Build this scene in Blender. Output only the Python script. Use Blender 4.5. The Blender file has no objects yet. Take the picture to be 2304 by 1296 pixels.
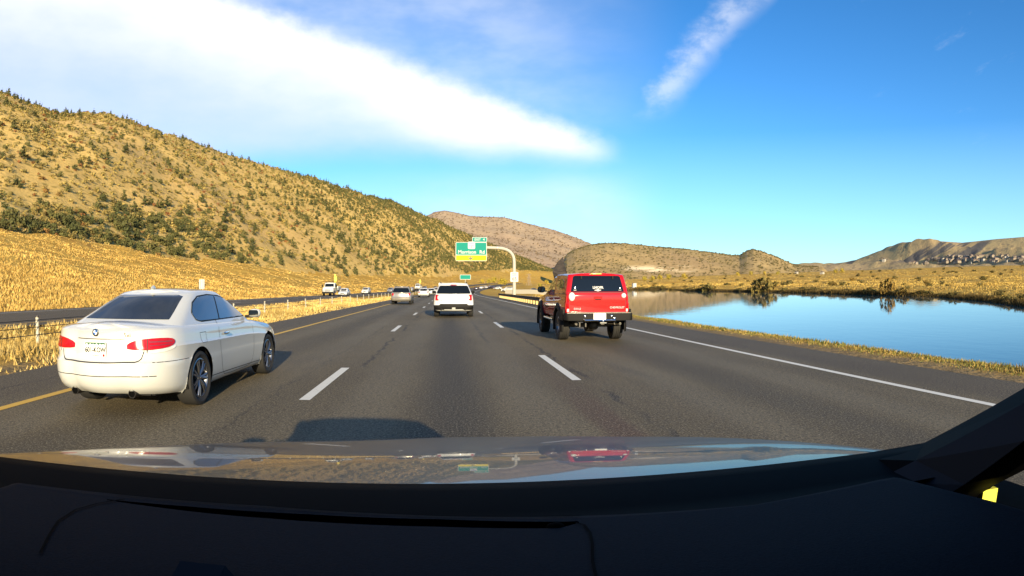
import bpy, bmesh, math, random
import numpy as np
from mathutils import Vector, Matrix
from mathutils.bvhtree import BVHTree
from mathutils.geometry import delaunay_2d_cdt

SC = bpy.context.scene
COL = SC.collection
R = math.radians
random.seed(7)
RNG = np.random.default_rng(7)

# ------------------------------------------------------------------ camera: a wide dash camera lens (equidistant fisheye)
CAM_H = 1.315
FPX = 1406.0                                   # pixels per radian of the photograph (2304 wide)
YAW = 144 / FPX
cam_d = bpy.data.cameras.new('dash_camera')
cam_d.type = 'PANO'
cam_d.sensor_fit = 'HORIZONTAL'
cam_d.sensor_width = 36.0
cam_d.sensor_height = 36.0 * 9 / 16
cam_d.lens = 18.0
cam_d.clip_start = 0.02
cam_d.clip_end = 30000
cy = cam_d
cy.panorama_type = 'FISHEYE_LENS_POLYNOMIAL'
cy.fisheye_fov = R(180)
FMM = FPX / 2304 * 36.0
cy.fisheye_polynomial_k0 = 0.0
cy.fisheye_polynomial_k1 = -1.0 / FMM
cy.fisheye_polynomial_k2 = 0.0
cy.fisheye_polynomial_k3 = 0.0
cy.fisheye_polynomial_k4 = 0.0
cam = bpy.data.objects.new('dash_camera', cam_d)
COL.objects.link(cam)
cam.location = (0, 0, CAM_H)
cam.rotation_euler = (R(90) + 2 / FPX, 0, -YAW)
SC.camera = cam

# ------------------------------------------------------------------ sun and sky
SUN_EL, SUN_AZ = 13.3, 171.8                   # degrees; azimuth clockwise from straight ahead: low behind, slightly right
s_dir = Vector((math.sin(R(SUN_AZ)) * math.cos(R(SUN_EL)), math.cos(R(SUN_AZ)) * math.cos(R(SUN_EL)), math.sin(R(SUN_EL))))
sun_d = bpy.data.lights.new('sun', 'SUN')
sun_d.energy = 5.0
sun_d.angle = R(0.5)
sun_d.color = (1.0, 0.83, 0.53)
sun = bpy.data.objects.new('sun', sun_d)
COL.objects.link(sun)
sun.rotation_euler = s_dir.to_track_quat('Z', 'Y').to_euler()

SC.view_settings.view_transform = 'Standard'
SC.view_settings.look = 'None'
SC.view_settings.gamma = 1.0
SC.view_settings.use_curve_mapping = False
SC.view_settings.exposure = 1.06
SC.render.engine = 'CYCLES'
SC.cycles.max_bounces = 6
SC.cycles.diffuse_bounces = 3
SC.cycles.glossy_bounces = 4
SC.cycles.transparent_max_bounces = 8
SC.cycles.use_denoising = True


class Net:
    """small helper to write node maths as python"""
    def __init__(self, tree):
        self.t = tree
    def node(self, typ, **kw):
        n = self.t.nodes.new(typ)
        for k, v in kw.items():
            setattr(n, k, v)
        return n
    def put(self, sock, v):
        if hasattr(v, 'links'):
            self.t.links.new(v, sock)
        elif v is not None:
            sock.default_value = v
    def m(self, op, a, b=None, c=None, clamp=False):
        n = self.node('ShaderNodeMath', operation=op)
        n.use_clamp = clamp
        self.put(n.inputs[0], a)
        if b is not None: self.put(n.inputs[1], b)
        if c is not None: self.put(n.inputs[2], c)
        return n.outputs[0]
    def mapr(self, v, a, b, c=0.0, d=1.0, smooth=True):
        n = self.node('ShaderNodeMapRange')
        n.interpolation_type = 'SMOOTHSTEP' if smooth else 'LINEAR'
        self.put(n.inputs[0], v)
        for i, x in enumerate((a, b, c, d)):
            self.put(n.inputs[i + 1], x)
        return n.outputs[0]
    def mix(self, f, a, b, mode='MIX'):
        n = self.node('ShaderNodeMix', data_type='RGBA', blend_type=mode)
        self.put(n.inputs[0], f)
        self.put(n.inputs[6], a if hasattr(a, 'links') else (*a, 1) if len(a) == 3 else a)
        self.put(n.inputs[7], b if hasattr(b, 'links') else (*b, 1) if len(b) == 3 else b)
        return n.outputs[2]
    def noise(self, vec, scale, detail=4, rough=0.55, dist=0.0, out=0):
        n = self.node('ShaderNodeTexNoise')
        self.put(n.inputs['Vector'], vec)
        n.inputs['Scale'].default_value = scale
        n.inputs['Detail'].default_value = detail
        n.inputs['Roughness'].default_value = rough
        n.inputs['Distortion'].default_value = dist
        return n.outputs[out]
    def vmul(self, vec, s):
        n = self.node('ShaderNodeVectorMath', operation='MULTIPLY')
        self.put(n.inputs[0], vec)
        n.inputs[1].default_value = s
        return n.outputs[0]
    def comb(self, x, y, z=0.0):
        n = self.node('ShaderNodeCombineXYZ')
        for i, v in enumerate((x, y, z)): self.put(n.inputs[i], v)
        return n.outputs[0]
    def sep(self, v):
        n = self.node('ShaderNodeSeparateXYZ')
        self.put(n.inputs[0], v)
        return n.outputs
    def curve(self, v, pts, x0, x1, y0, y1):
        """piecewise curve through pts, v in x0..x1"""
        t = self.m('DIVIDE', self.m('SUBTRACT', v, x0), x1 - x0, clamp=True)
        n = self.node('ShaderNodeFloatCurve')
        c = n.mapping.curves[0]
        q = [((x - x0) / (x1 - x0), (y - y0) / (y1 - y0)) for x, y in pts]
        while len(c.points) < len(q):
            c.points.new(0.5, 0.5)
        for p, (x, y) in zip(c.points, q):
            p.location = (x, y)
            p.handle_type = 'AUTO_CLAMPED'
        n.mapping.update()
        n.inputs[0].default_value = 1.0
        self.put(n.inputs[1], t)
        return self.m('ADD', self.m('MULTIPLY', n.outputs[0], y1 - y0), y0)


world = bpy.data.worlds.new('World')
SC.world = world
world.use_nodes = True
wt = world.node_tree
wt.nodes.clear()
W = Net(wt)
out = W.node('ShaderNodeOutputWorld')
bg = W.node('ShaderNodeBackground')
wt.links.new(bg.outputs[0], out.inputs[0])
sky = W.node('ShaderNodeTexSky', sky_type='NISHITA')
sky.sun_disc = False
sky.sun_elevation = R(SUN_EL)
sky.sun_rotation = R(SUN_AZ)
sky.altitude = 1700
sky.air_density = 1.0
sky.dust_density = 0.6
sky.ozone_density = 2.0
hs = W.node('ShaderNodeHueSaturation')
hs.inputs['Saturation'].default_value = 1.25
wt.links.new(sky.outputs[0], hs.inputs['Color'])
blue = W.mix(1.0, hs.outputs[0], (0.72, 1.0, 1.17), 'MULTIPLY')
dv = W.node('ShaderNodeTexCoord').outputs['Generated']
dx, dy, dz = W.sep(dv)
az = W.m('MULTIPLY', W.m('ARCTAN2', dx, dy), 180 / math.pi)
el = W.m('MULTIPLY', W.m('ARCSINE', dz), 180 / math.pi)
nz = W.noise(W.comb(az, W.m('MULTIPLY', el, 2.2)), 0.11, 4, 0.55)
nf = W.noise(W.comb(az, W.m('MULTIPLY', el, 1.5)), 0.35, 5, 0.6)
wob = W.m('MULTIPLY', W.m('SUBTRACT', nz, 0.5), 3.0)
up = W.curve(az, [(-180, 34), (-75, 30), (-45, 29.5), (-32, 28.6), (-23, 26.6), (-17, 24.9), (-9, 22.6), (0, 19.5), (8, 16.4), (12, 14.9), (16, 13.2), (18, 12.2), (180, 12)], -180, 180, 0, 40)
lo = W.curve(az, [(-180, 8), (-70, 4), (-45, 6), (-32, 8.5), (-20, 10.6), (-8, 11.6), (6, 11.7), (14, 11.5), (16, 11.9), (18, 12.2), (180, 12)], -180, 180, 0, 40)
e2 = W.m('ADD', el, W.m('MULTIPLY', wob, 0.35))
a_up = W.mapr(W.m('ADD', W.m('SUBTRACT', up, e2), W.m('MULTIPLY', W.m('SUBTRACT', nf, 0.5), 2.2)), -0.8, 2.4)
a_lo = W.mapr(W.m('SUBTRACT', e2, lo), -0.9, 2.6)
side = W.m('MULTIPLY', W.mapr(W.m('ADD', az, W.m('MULTIPLY', W.m('SUBTRACT', nf, 0.5), 5.0)), 18.5, 12.5), W.mapr(az, -110, -70))
band = W.m('MULTIPLY', W.m('MULTIPLY', a_up, a_lo), side)
depth = W.m('SUBTRACT', up, e2)                                       # degrees below the bright upper edge
fall = W.m('ADD', W.mapr(depth, 1.5, 10.0, 1.0, 0.46), W.m('MULTIPLY', W.mapr(depth, 3.0, 9.0), W.mapr(az, -4.0, -24.0, 0.0, 0.26)))
tip = W.mapr(az, -12, 10, 0.0, 0.30)
band = W.m('MULTIPLY', band, W.m('ADD', fall, tip, clamp=True))
band = W.m('MULTIPLY', band, W.mapr(nz, 0.2, 0.75, 0.88, 1.05))
# thin veil below the cloud's tip and a thin veil above it
veil = W.m('MULTIPLY', W.m('MULTIPLY', W.mapr(W.m('ADD', az, W.m('MULTIPLY', wob, 0.5)), 21.0, 10.0), W.mapr(az, -18, 6)), W.mapr(el, 12.5, 7.0))
veil = W.m('MULTIPLY', veil, W.mapr(nz, 0.25, 0.75, 0.30, 0.62))
veil2 = W.m('MULTIPLY', W.m('MULTIPLY', W.mapr(W.m('ADD', az, wob), 24.0, 2.0), W.mapr(e2, 11.0, 17.0)), W.mapr(az, -70, -40))
veil2 = W.m('MULTIPLY', veil2, W.mapr(nz, 0.3, 0.75, 0.16, 0.36))
# broken condensation streak
sx = W.curve(el, [(0, 15), (14, 18.4), (17, 20.2), (20, 22.6), (23, 25.4), (26.5, 30.0), (34, 38), (90, 90)], 0, 90, 0, 100)
sw = W.mapr(el, 15, 26, 1.9, 3.3, False)
sd = W.m('ABSOLUTE', W.m('SUBTRACT', W.m('ADD', az, W.m('MULTIPLY', W.m('SUBTRACT', nf, 0.5), 3.0)), sx))
streak = W.m('MULTIPLY', W.mapr(W.m('DIVIDE', sd, sw), 1.2, 0.1), W.mapr(nf, 0.30, 0.70, 0.10, 0.40))
streak = W.m('MULTIPLY', W.m('MULTIPLY', streak, W.mapr(el, 14.8, 18.5)), W.mapr(el, 45, 30))
wisps = W.m('MULTIPLY', W.mapr(W.noise(W.comb(W.m('MULTIPLY', az, 0.35), W.m('SUBTRACT', el, W.m('MULTIPLY', az, 0.3))), 0.5, 5, 0.65), 0.60, 0.85), 0.10)
wisps = W.m('MULTIPLY', wisps, W.m('MULTIPLY', W.mapr(az, 30, 48), W.mapr(el, 6, 12)))
al = band
for q in (veil, veil2, streak, wisps):
    al = W.m('SUBTRACT', 1.0, W.m('MULTIPLY', W.m('SUBTRACT', 1.0, al), W.m('SUBTRACT', 1.0, q)))
near_h = W.mapr(el, 14.0, -1.0, 0.0, 0.66, False)
hazed = W.mix(near_h, blue, (2.9, 4.7, 5.5))
CLOUD = 6.0
cl_col = W.mix(W.mapr(depth, 0.5, 13.0), (CLOUD * 1.02, CLOUD * 1.01, CLOUD * 1.0), (CLOUD * .66, CLOUD * .74, CLOUD * .98))
final = W.mix(al, hazed, cl_col)
wt.links.new(final, bg.inputs['Color'])
bg.inputs['Strength'].default_value = 0.10


# ------------------------------------------------------------------ helpers
def tag(o, label=None, cat=None, group=None, kind=None):
    if label: o['label'] = label
    if cat: o['category'] = cat
    if group: o['group'] = group
    if kind: o['kind'] = kind
    return o

def empty(name, loc=(0, 0, 0), rz=0.0, label=None, cat=None, group=None):
    o = bpy.data.objects.new(name, None)
    COL.objects.link(o)
    o.empty_display_size = 0.3
    o.location = loc
    o.rotation_euler = (0, 0, rz)
    return tag(o, label, cat, group)

def sharp(me, deg=38.0):
    bm = bmesh.new(); bm.from_mesh(me)
    lim = R(deg)
    for e in bm.edges:
        e.smooth = len(e.link_faces) == 2 and e.calc_face_angle(0.0) < lim
    for f in bm.faces: f.smooth = True
    bm.to_mesh(me); bm.free()

def mesh(name, V, F, mat=None, parent=None, smooth=None, mats=None, fm=None):
    me = bpy.data.meshes.new(name)
    V = [tuple(v) for v in V] if not isinstance(V, np.ndarray) else V
    me.from_pydata(V if not isinstance(V, np.ndarray) else V.tolist(), [], F if not isinstance(F, np.ndarray) else F.tolist())
    for m_ in (mats or ([mat] if mat else [])):
        me.materials.append(m_)
    if fm is not None:
        me.polygons.foreach_set('material_index', np.asarray(fm, dtype=np.int32))
    me.update()
    if smooth == 'all':
        me.polygons.foreach_set('use_smooth', [True] * len(me.polygons))
    elif smooth:
        sharp(me, smooth)
    o = bpy.data.objects.new(name, me)
    COL.objects.link(o)
    if parent is not None: o.parent = parent
    return o

def copy_tree(o, parent=None):
    c = o.copy(); COL.objects.link(c)
    if parent is not None: c.parent = parent
    for ch in [x for x in o.children]:
        copy_tree(ch, c)
    return c


class MB:
    """collects simple solids into one mesh"""
    def __init__(self): self.v, self.f, self.m = [], [], []
    def add(self, V, F, mi=0):
        b = len(self.v)
        self.v += [tuple(map(float, v)) for v in V]
        self.f += [tuple(int(i) + b for i in f) for f in F]
        self.m += [mi] * len(F)
        return self
    def box(self, c, s, mi=0, rot=None, taper=1.0):
        x, y, z = s[0] / 2, s[1] / 2, s[2] / 2
        P = [Vector((a * x * (taper if k > 0 else 1), b * y * (taper if k > 0 else 1), k * z)) for k in (-1, 1) for a, b in ((-1, -1), (1, -1), (1, 1), (-1, 1))]
        if rot is not None: P = [rot @ p for p in P]
        P = [p + Vector(c) for p in P]
        return self.add(P, [(3, 2, 1, 0), (4, 5, 6, 7), (0, 1, 5, 4), (1, 2, 6, 5), (2, 3, 7, 6), (3, 0, 4, 7)], mi)
    def tube(self, pts, r, n=8, mi=0, cap=True):
        pts = [Vector(p) for p in pts]
        rs = r if isinstance(r, (list, tuple)) else [r] * len(pts)
        V, F = [], []
        ref = Vector((0, 0, 1))
        for i, p in enumerate(pts):
            d = (pts[min(i + 1, len(pts) - 1)] - pts[max(i - 1, 0)]).normalized()
            rr = ref if abs(d.dot(ref)) < 0.95 else Vector((1, 0, 0))
            a = d.cross(rr).normalized(); b = d.cross(a).normalized()
            for k in range(n):
                t = 2 * math.pi * k / n
                V.append(p + a * (math.cos(t) * rs[i]) + b * (math.sin(t) * rs[i]))
        for i in range(len(pts) - 1):
            for k in range(n):
                k2 = (k + 1) % n
                F.append((i * n + k, i * n + k2, (i + 1) * n + k2, (i + 1) * n + k))
        if cap:
            F.append(tuple(range(n - 1, -1, -1))); F.append(tuple((len(pts) - 1) * n + k for k in range(n)))
        return self.add(V, F, mi)
    def lathe(self, prof, c, axis='x', n=24, mi=0):
        """prof: (radius, along) pairs"""
        V, F = [], []
        for r, a in prof:
            for k in range(n):
                t = 2 * math.pi * k / n
                u, w = r * math.cos(t), r * math.sin(t)
                p = (a, u, w) if axis == 'x' else (u, a, w) if axis == 'y' else (u, w, a)
                V.append((p[0] + c[0], p[1] + c[1], p[2] + c[2]))
        for i in range(len(prof) - 1):
            for k in range(n):
                k2 = (k + 1) % n
                F.append((i * n + k, i * n + k2, (i + 1) * n + k2, (i + 1) * n + k))
        return self.add(V, F, mi)
    def build(self, name, mat=None, parent=None, smooth=None, mats=None):
        return mesh(name, self.v, self.f, mat, parent, smooth, mats, self.m if mats else None)


def material(name, col, rough=0.5, metal=0.0, coat=0.0, spec=0.5, coat_rough=0.03):
    m = bpy.data.materials.new(name)
    m.use_nodes = True
    b = m.node_tree.nodes['Principled BSDF']
    b.inputs['Base Color'].default_value = (*col, 1)
    b.inputs['Roughness'].default_value = rough
    b.inputs['Metallic'].default_value = metal
    b.inputs['Coat Weight'].default_value = coat
    b.inputs['Coat Roughness'].default_value = coat_rough
    b.inputs['Specular IOR Level'].default_value = spec
    return m

def nodemat(name):
    m = bpy.data.materials.new(name)
    m.use_nodes = True
    n = Net(m.node_tree)
    b = m.node_tree.nodes['Principled BSDF']
    n.b = b
    n.pos = n.node('ShaderNodeNewGeometry').outputs['Position']
    n.obj = n.node('ShaderNodeTexCoord').outputs['Object']
    return m, n

def bump(n, h, strength, dist=0.05):
    k = n.node('ShaderNodeBump')
    k.inputs['Strength'].default_value = strength
    k.inputs['Distance'].default_value = dist
    n.put(k.inputs['Height'], h)
    n.t.links.new(k.outputs[0], n.b.inputs['Normal'])


# value noise on numpy arrays
def vnoise(x, y, seed=0):
    xi = np.floor(x).astype(np.int64); yi = np.floor(y).astype(np.int64)
    fx = x - xi; fy = y - yi
    fx = fx * fx * (3 - 2 * fx); fy = fy * fy * (3 - 2 * fy)
    def h(a, b):
        n = (a * 374761393 + b * 668265263 + seed * 974634777) & 0xFFFFFFFF
        n = ((n ^ (n >> 13)) * 1274126177) & 0xFFFFFFFF
        return ((n ^ (n >> 16)) & 0xFFFF) / 65535.0
    return (h(xi, yi) * (1 - fx) + h(xi + 1, yi) * fx) * (1 - fy) + (h(xi, yi + 1) * (1 - fx) + h(xi + 1, yi + 1) * fx) * fy

def fbm(x, y, oct=4, seed=0):
    s, a, t = 0.0, 1.0, 0.0
    for i in range(oct):
        s = s + a * vnoise(x * 2 ** i, y * 2 ** i, seed + i * 17); t += a; a *= 0.5
    return s / t

def sstep(a, b, x):
    t = np.clip((np.asarray(x, dtype=float) - a) / (b - a), 0, 1)
    return t * t * (3 - 2 * t)

def view_dir(x, y):
    """direction in the world of a point measured in the photograph (2304 x 1296)"""
    ddx, ddy = x - 1152.0, 648.0 - y
    r = math.hypot(ddx, ddy); th = r / FPX
    s = math.sin(th) / max(r, 1e-9)
    c = (ddx * s, math.cos(th), ddy * s)
    p = 2 / FPX
    c = (c[0], c[1] * math.cos(p) - c[2] * math.sin(p), c[1] * math.sin(p) + c[2] * math.cos(p))
    return Vector((c[0] * math.cos(YAW) + c[1] * math.sin(YAW), -c[0] * math.sin(YAW) + c[1] * math.cos(YAW), c[2]))

def azel(x, y):
    d = view_dir(x, y)
    return math.degrees(math.atan2(d.x, d.y)), math.degrees(math.asin(d.z))

def on_level(x, y, z):
    d = view_dir(x, y); t = (z - CAM_H) / d.z
    return Vector((d.x * t, d.y * t, z))
# ------------------------------------------------------------------ materials of the land
def mat_grass_ground():
    m, n = nodemat('dry_grass_ground')
    big = n.noise(n.pos, 0.018, 4, 0.6)
    mid = n.noise(n.vmul(n.pos, (0.35, 1.0, 1.0)), 0.25, 5, 0.65)
    fine = n.noise(n.pos, 3.5, 4, 0.7)
    c = n.mix(n.mapr(mid, 0.3, 0.7), (0.40, 0.225, 0.036), (0.60, 0.385, 0.078))
    c = n.mix(n.mapr(big, 0.45, 0.7), c, (0.52, 0.285, 0.042))
    c = n.mix(n.m('MULTIPLY', n.mapr(n.noise(n.pos, 0.06, 5, 0.7), 0.55, 0.72), 0.55), c, (0.27, 0.12, 0.03))
    c = n.mix(n.m('MULTIPLY', n.mapr(n.noise(n.pos, 0.11, 4, 0.6), 0.60, 0.74), 0.5), c, (0.17, 0.15, 0.04))
    c = n.mix(n.mapr(fine, 0.35, 0.75, 0.0, 0.35), c, (0.20, 0.12, 0.03))
    x, y, z = n.sep(n.pos)
    rag = n.m('MULTIPLY', n.m('SUBTRACT', n.noise(n.pos, 0.9, 4, 0.7), 0.5), 1.8)
    xl = n.m('ADD', x, rag)
    dirt = n.m('MAXIMUM', n.m('MULTIPLY', n.mapr(xl, -8.4, -7.4), n.mapr(x, 0.0, -1.0)), n.m('MULTIPLY', n.mapr(xl, 9.3, 8.4), n.mapr(x, 0.0, 1.0)))
    dirt = n.m('MULTIPLY', dirt, n.mapr(y, 140, 110))
    c = n.mix(n.m('MULTIPLY', dirt, 0.8), c, n.mix(fine, (0.10, 0.072, 0.042), (0.24, 0.18, 0.11)))
    n.put(n.b.inputs['Base Color'], c)
    n.b.inputs['Roughness'].default_value = 0.9
    n.b.inputs['Specular IOR Level'].default_value = 0.1
    bump(n, n.m('ADD', fine, n.m('MULTIPLY', mid, 2.0)), 0.55, 0.25)
    return m

def mat_hill(name, a, b, speck, pink=(0.30, 0.19, 0.12), s=1.0, sp=0.4):
    m, n = nodemat(name)
    big = n.noise(n.pos, 0.008 * s, 5, 0.65)
    mid = n.noise(n.pos, 0.05 * s, 6, 0.7)
    fine = n.noise(n.pos, 0.45 * s, 5, 0.75)
    c = n.mix(n.mapr(mid, 0.32, 0.68), a, b)
    c = n.mix(n.m('MULTIPLY', n.mapr(big, 0.45, 0.65), 0.6), c, pink)
    c = n.mix(n.m('MULTIPLY', n.mapr(fine, 0.52, 0.66), sp), c, speck)
    v = n.node('ShaderNodeTexVoronoi'); n.put(v.inputs['Vector'], n.pos); v.inputs['Scale'].default_value = 0.22 * s
    rnd = n.sep(v.outputs['Color'])[0]
    spot = n.m('MULTIPLY', n.mapr(v.outputs['Distance'], 0.42, 0.2), n.mapr(n.m('ADD', rnd, n.m('MULTIPLY', big, 0.6)), 0.75, 0.85))
    c = n.mix(n.m('MULTIPLY', spot, sp * 1.6), c, speck)
    n.put(n.b.inputs['Base Color'], c)
    n.b.inputs['Roughness'].default_value = 0.95
    n.b.inputs['Specular IOR Level'].default_value = 0.05
    bump(n, n.m('ADD', fine, mid), 0.6, 1.2 / s)
    return m

def mat_asphalt():
    m, n = nodemat('asphalt')
    x, y, z = n.sep(n.pos)
    wv = n.noise(n.vmul(n.pos, (0.6, 0.12, 1.0)), 1.0, 3, 0.5)
    agg = n.noise(n.pos, 46.0, 3, 0.9)
    agg2 = n.noise(n.pos, 19.0, 3, 0.8)
    mott = n.noise(n.vmul(n.pos, (1.0, 0.22, 1.0)), 0.7, 5, 0.65)
    c = n.mix(n.mapr(mott, 0.3, 0.7), (0.082, 0.061, 0.031), (0.136, 0.105, 0.056))
    # oil dripped along the middle of each lane
    xo = n.m('ADD', x, n.m('MULTIPLY', n.m('SUBTRACT', wv, 0.5), 0.5))
    for cx, am in ((0.05, 0.90), (-3.4, 0.5), (3.9, 0.45)):
        d = n.m('ABSOLUTE', n.m('SUBTRACT', xo, cx))
        c = n.mix(n.m('MULTIPLY', n.mapr(d, 0.70, 0.08), n.m('MULTIPLY', n.mapr(mott, 0.2, 0.7, 0.6, 1.0), am)), c, (0.016, 0.014, 0.012))
    sh = n.m('MAXIMUM', n.mapr(x, 6.1, 6.6), n.mapr(x, -5.3, -5.7))
    c = n.mix(n.m('MULTIPLY', sh, 0.6), c, (0.058, 0.042, 0.028))
    # rusty worn seam beside the right dashes, tar lines
    d = n.m('ABSOLUTE', n.m('SUBTRACT', xo, 1.62))
    c = n.mix(n.m('MULTIPLY', n.m('MULTIPLY', n.mapr(d, 0.30, 0.08), n.mapr(y, 11.0, 6.5)), n.mapr(mott, 0.35, 0.6, 0.3, 0.8)), c, (0.075, 0.036, 0.022))
    jag = n.m('MULTIPLY', n.m('SUBTRACT', n.noise(n.vmul(n.pos, (1, 1, 1)), 1.6, 5, 0.7), 0.5), 0.5)
    for cx, wd, ylo, yhi in ((1.98, 0.026, 0, 40), (2.02, 0.012, 3, 60), (-1.45, 0.035, 9, 70), (0.95, 0.040, 14, 34), (-6.0, 0.02, 0, 90), (-2.2, 0.014, 4, 30)):
        d = n.m('ABSOLUTE', n.m('SUBTRACT', n.m('ADD', x, jag), cx))
        g = n.m('MULTIPLY', n.mapr(d, wd * 1.6, wd * 0.5), n.m('MULTIPLY', n.mapr(y, ylo, ylo + 2), n.mapr(y, yhi, yhi - 6)))
        g = n.m('MULTIPLY', g, n.mapr(n.noise(n.pos, 0.45, 2), 0.38, 0.55))
        c = n.mix(n.m('MULTIPLY', g, 0.9), c, (0.012, 0.011, 0.010))
    trk = n.m('MAXIMUM', n.m('MAXIMUM', n.mapr(n.m('ABSOLUTE', n.m('SUBTRACT', n.m('ABSOLUTE', n.m('SUBTRACT', xo, 0.05)), 0.95)), 0.5, 0.1), n.mapr(n.m('ABSOLUTE', n.m('SUBTRACT', n.m('ABSOLUTE', n.m('ADD', xo, 3.4)), 0.9)), 0.5, 0.1)), n.mapr(n.m('ABSOLUTE', n.m('SUBTRACT', n.m('ABSOLUTE', n.m('SUBTRACT', xo, 3.9)), 0.9)), 0.5, 0.1))
    c = n.mix(n.m('MULTIPLY', trk, 0.30), c, (0.165, 0.142, 0.098))
    patch = n.noise(n.vmul(n.pos, (0.5, 0.09, 1.0)), 0.8, 4, 0.6)
    c = n.mix(n.m('MULTIPLY', n.mapr(patch, 0.56, 0.66), 0.45), c, (0.050, 0.042, 0.032))
    c = n.mix(n.mapr(agg, 0.50, 0.68, 0.0, 0.95), c, (0.36, 0.30, 0.20))
    c = n.mix(n.mapr(agg, 0.46, 0.34, 0.0, 0.85), c, (0.016, 0.013, 0.010))
    c = n.mix(n.mapr(agg2, 0.55, 0.3, 0.0, 0.65), c, (0.024, 0.020, 0.016))
    n.put(n.b.inputs['Base Color'], c)
    n.b.inputs['Roughness'].default_value = 0.8
    n.b.inputs['Specular IOR Level'].default_value = 0.25
    bump(n, n.m('ADD', agg, agg2), 0.5, 0.006)
    return m

def mat_paint_line(name, col):
    m, n = nodemat(name)
    w = n.noise(n.pos, 9.0, 5, 0.75)
    w2 = n.noise(n.pos, 60.0, 3, 0.8)
    c = n.mix(n.mapr(w, 0.58, 0.72, 0.0, 0.6), col, (0.10, 0.09, 0.075))
    c = n.mix(n.mapr(w2, 0.55, 0.75, 0.0, 0.45), c, (0.12, 0.11, 0.09))
    n.put(n.b.inputs['Base Color'], c)
    n.b.inputs['Roughness'].default_value = 0.75
    return m

def mat_water():
    m, n = nodemat('lake_water')
    n.b.inputs['Base Color'].default_value = (0.001, 0.040, 0.070, 1)
    n.b.inputs['Roughness'].default_value = 0.03
    n.b.inputs['IOR'].default_value = 1.30
    n.b.inputs['Specular Tint'].default_value = (0.50, 0.77, 0.93, 1)
    h = n.noise(n.vmul(n.pos, (1.0, 0.45, 1.0)), 0.9, 3, 0.55)
    h2 = n.noise(n.vmul(n.pos, (1.0, 0.5, 1.0)), 0.12, 2, 0.5)
    bump(n, n.m('ADD', h, n.m('MULTIPLY', h2, 1.5)), 0.06, 0.12)
    return m

GRASS_G = mat_grass_ground()
ASPH = mat_asphalt()
YEL = mat_paint_line('yellow_line_paint', (0.62, 0.36, 0.04))
WHT = mat_paint_line('white_line_paint', (0.66, 0.63, 0.55))
WATER = mat_water()
def mat_ridge():
    m = mat_hill('ridge_scrub', (0.32, 0.23, 0.105), (0.40, 0.285, 0.135), (0.14, 0.11, 0.048), (0.36, 0.245, 0.135), 0.3, 0.5)
    n = Net(m.node_tree); pos = n.node('ShaderNodeNewGeometry').outputs['Position']
    b = m.node_tree.nodes['Principled BSDF']; old = b.inputs['Base Color'].links[0].from_socket
    x, y, z = n.sep(pos)
    a = n.m('MULTIPLY', n.m('ARCTAN2', x, y), 180 / math.pi)
    q = n.noise(n.vmul(pos, (0.012, 0.012, 0.06)), 1.0, 5, 0.7)
    k = n.m('MULTIPLY', n.m('MULTIPLY', n.mapr(a, 15.5, 16.8), n.mapr(a, 23.5, 21.0)), n.m('MULTIPLY', n.mapr(z, 44, 50), n.mapr(z, 70, 58)))
    k = n.m('MULTIPLY', k, n.mapr(q, 0.42, 0.56))
    n.put(b.inputs['Base Color'], n.mix(k, old, (0.72, 0.58, 0.38)))
    return m
HILL_M = mat_hill('dry_hillside', (0.48, 0.32, 0.105), (0.63, 0.43, 0.145), (0.21, 0.155, 0.045), (0.55, 0.355, 0.14), 1.0, 0.5)
MTN_M = mat_hill('far_mountain_rock', (0.37, 0.27, 0.18), (0.44, 0.325, 0.21), (0.20, 0.15, 0.105), (0.42, 0.27, 0.185), 0.16, 0.5)
RIDGE_M = mat_ridge()
MESA_M = mat_hill('mesa_slope', (0.36, 0.265, 0.145), (0.45, 0.34, 0.17), (0.15, 0.13, 0.10), (0.38, 0.27, 0.18), 0.13, 0.35)
def gully_woods_shade(m):
    # dark woods in the mesa's gullies, with the gullies' shade painted in
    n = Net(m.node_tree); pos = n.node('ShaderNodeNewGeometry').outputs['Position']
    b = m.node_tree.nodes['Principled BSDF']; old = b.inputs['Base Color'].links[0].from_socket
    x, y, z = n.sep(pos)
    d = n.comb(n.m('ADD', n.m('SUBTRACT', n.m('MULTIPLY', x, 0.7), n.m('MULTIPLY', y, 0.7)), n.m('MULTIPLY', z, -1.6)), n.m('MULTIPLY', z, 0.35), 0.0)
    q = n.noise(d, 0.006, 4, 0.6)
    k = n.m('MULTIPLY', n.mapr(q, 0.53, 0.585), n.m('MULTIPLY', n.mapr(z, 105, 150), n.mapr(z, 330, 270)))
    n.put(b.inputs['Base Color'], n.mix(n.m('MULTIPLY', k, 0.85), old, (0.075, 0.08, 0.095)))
gully_woods_shade(MESA_M)

# ------------------------------------------------------------------ shape of the land
def road_x(Y):
    Y = np.asarray(Y, dtype=float)
    q = np.clip(Y - 105, 0, 330)
    return 2.7e-4 * q ** 2 + np.clip(Y - 435, 0, None) * (2 * 2.7e-4 * 330) + 4e-4 * np.clip(Y - 480, 0, 900) ** 2

def road_z(Y):
    q = np.clip(np.asarray(Y, dtype=float) - 120, 0, 480)
    return 2.9e-5 * q ** 2

def table(px, extra_lo=None, extra_hi=None):
    t = [azel(*p) for p in px]
    if extra_lo: t = extra_lo + t
    if extra_hi: t = t + extra_hi
    a = np.array(t)
    return a[:, 0], a[:, 1]

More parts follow.
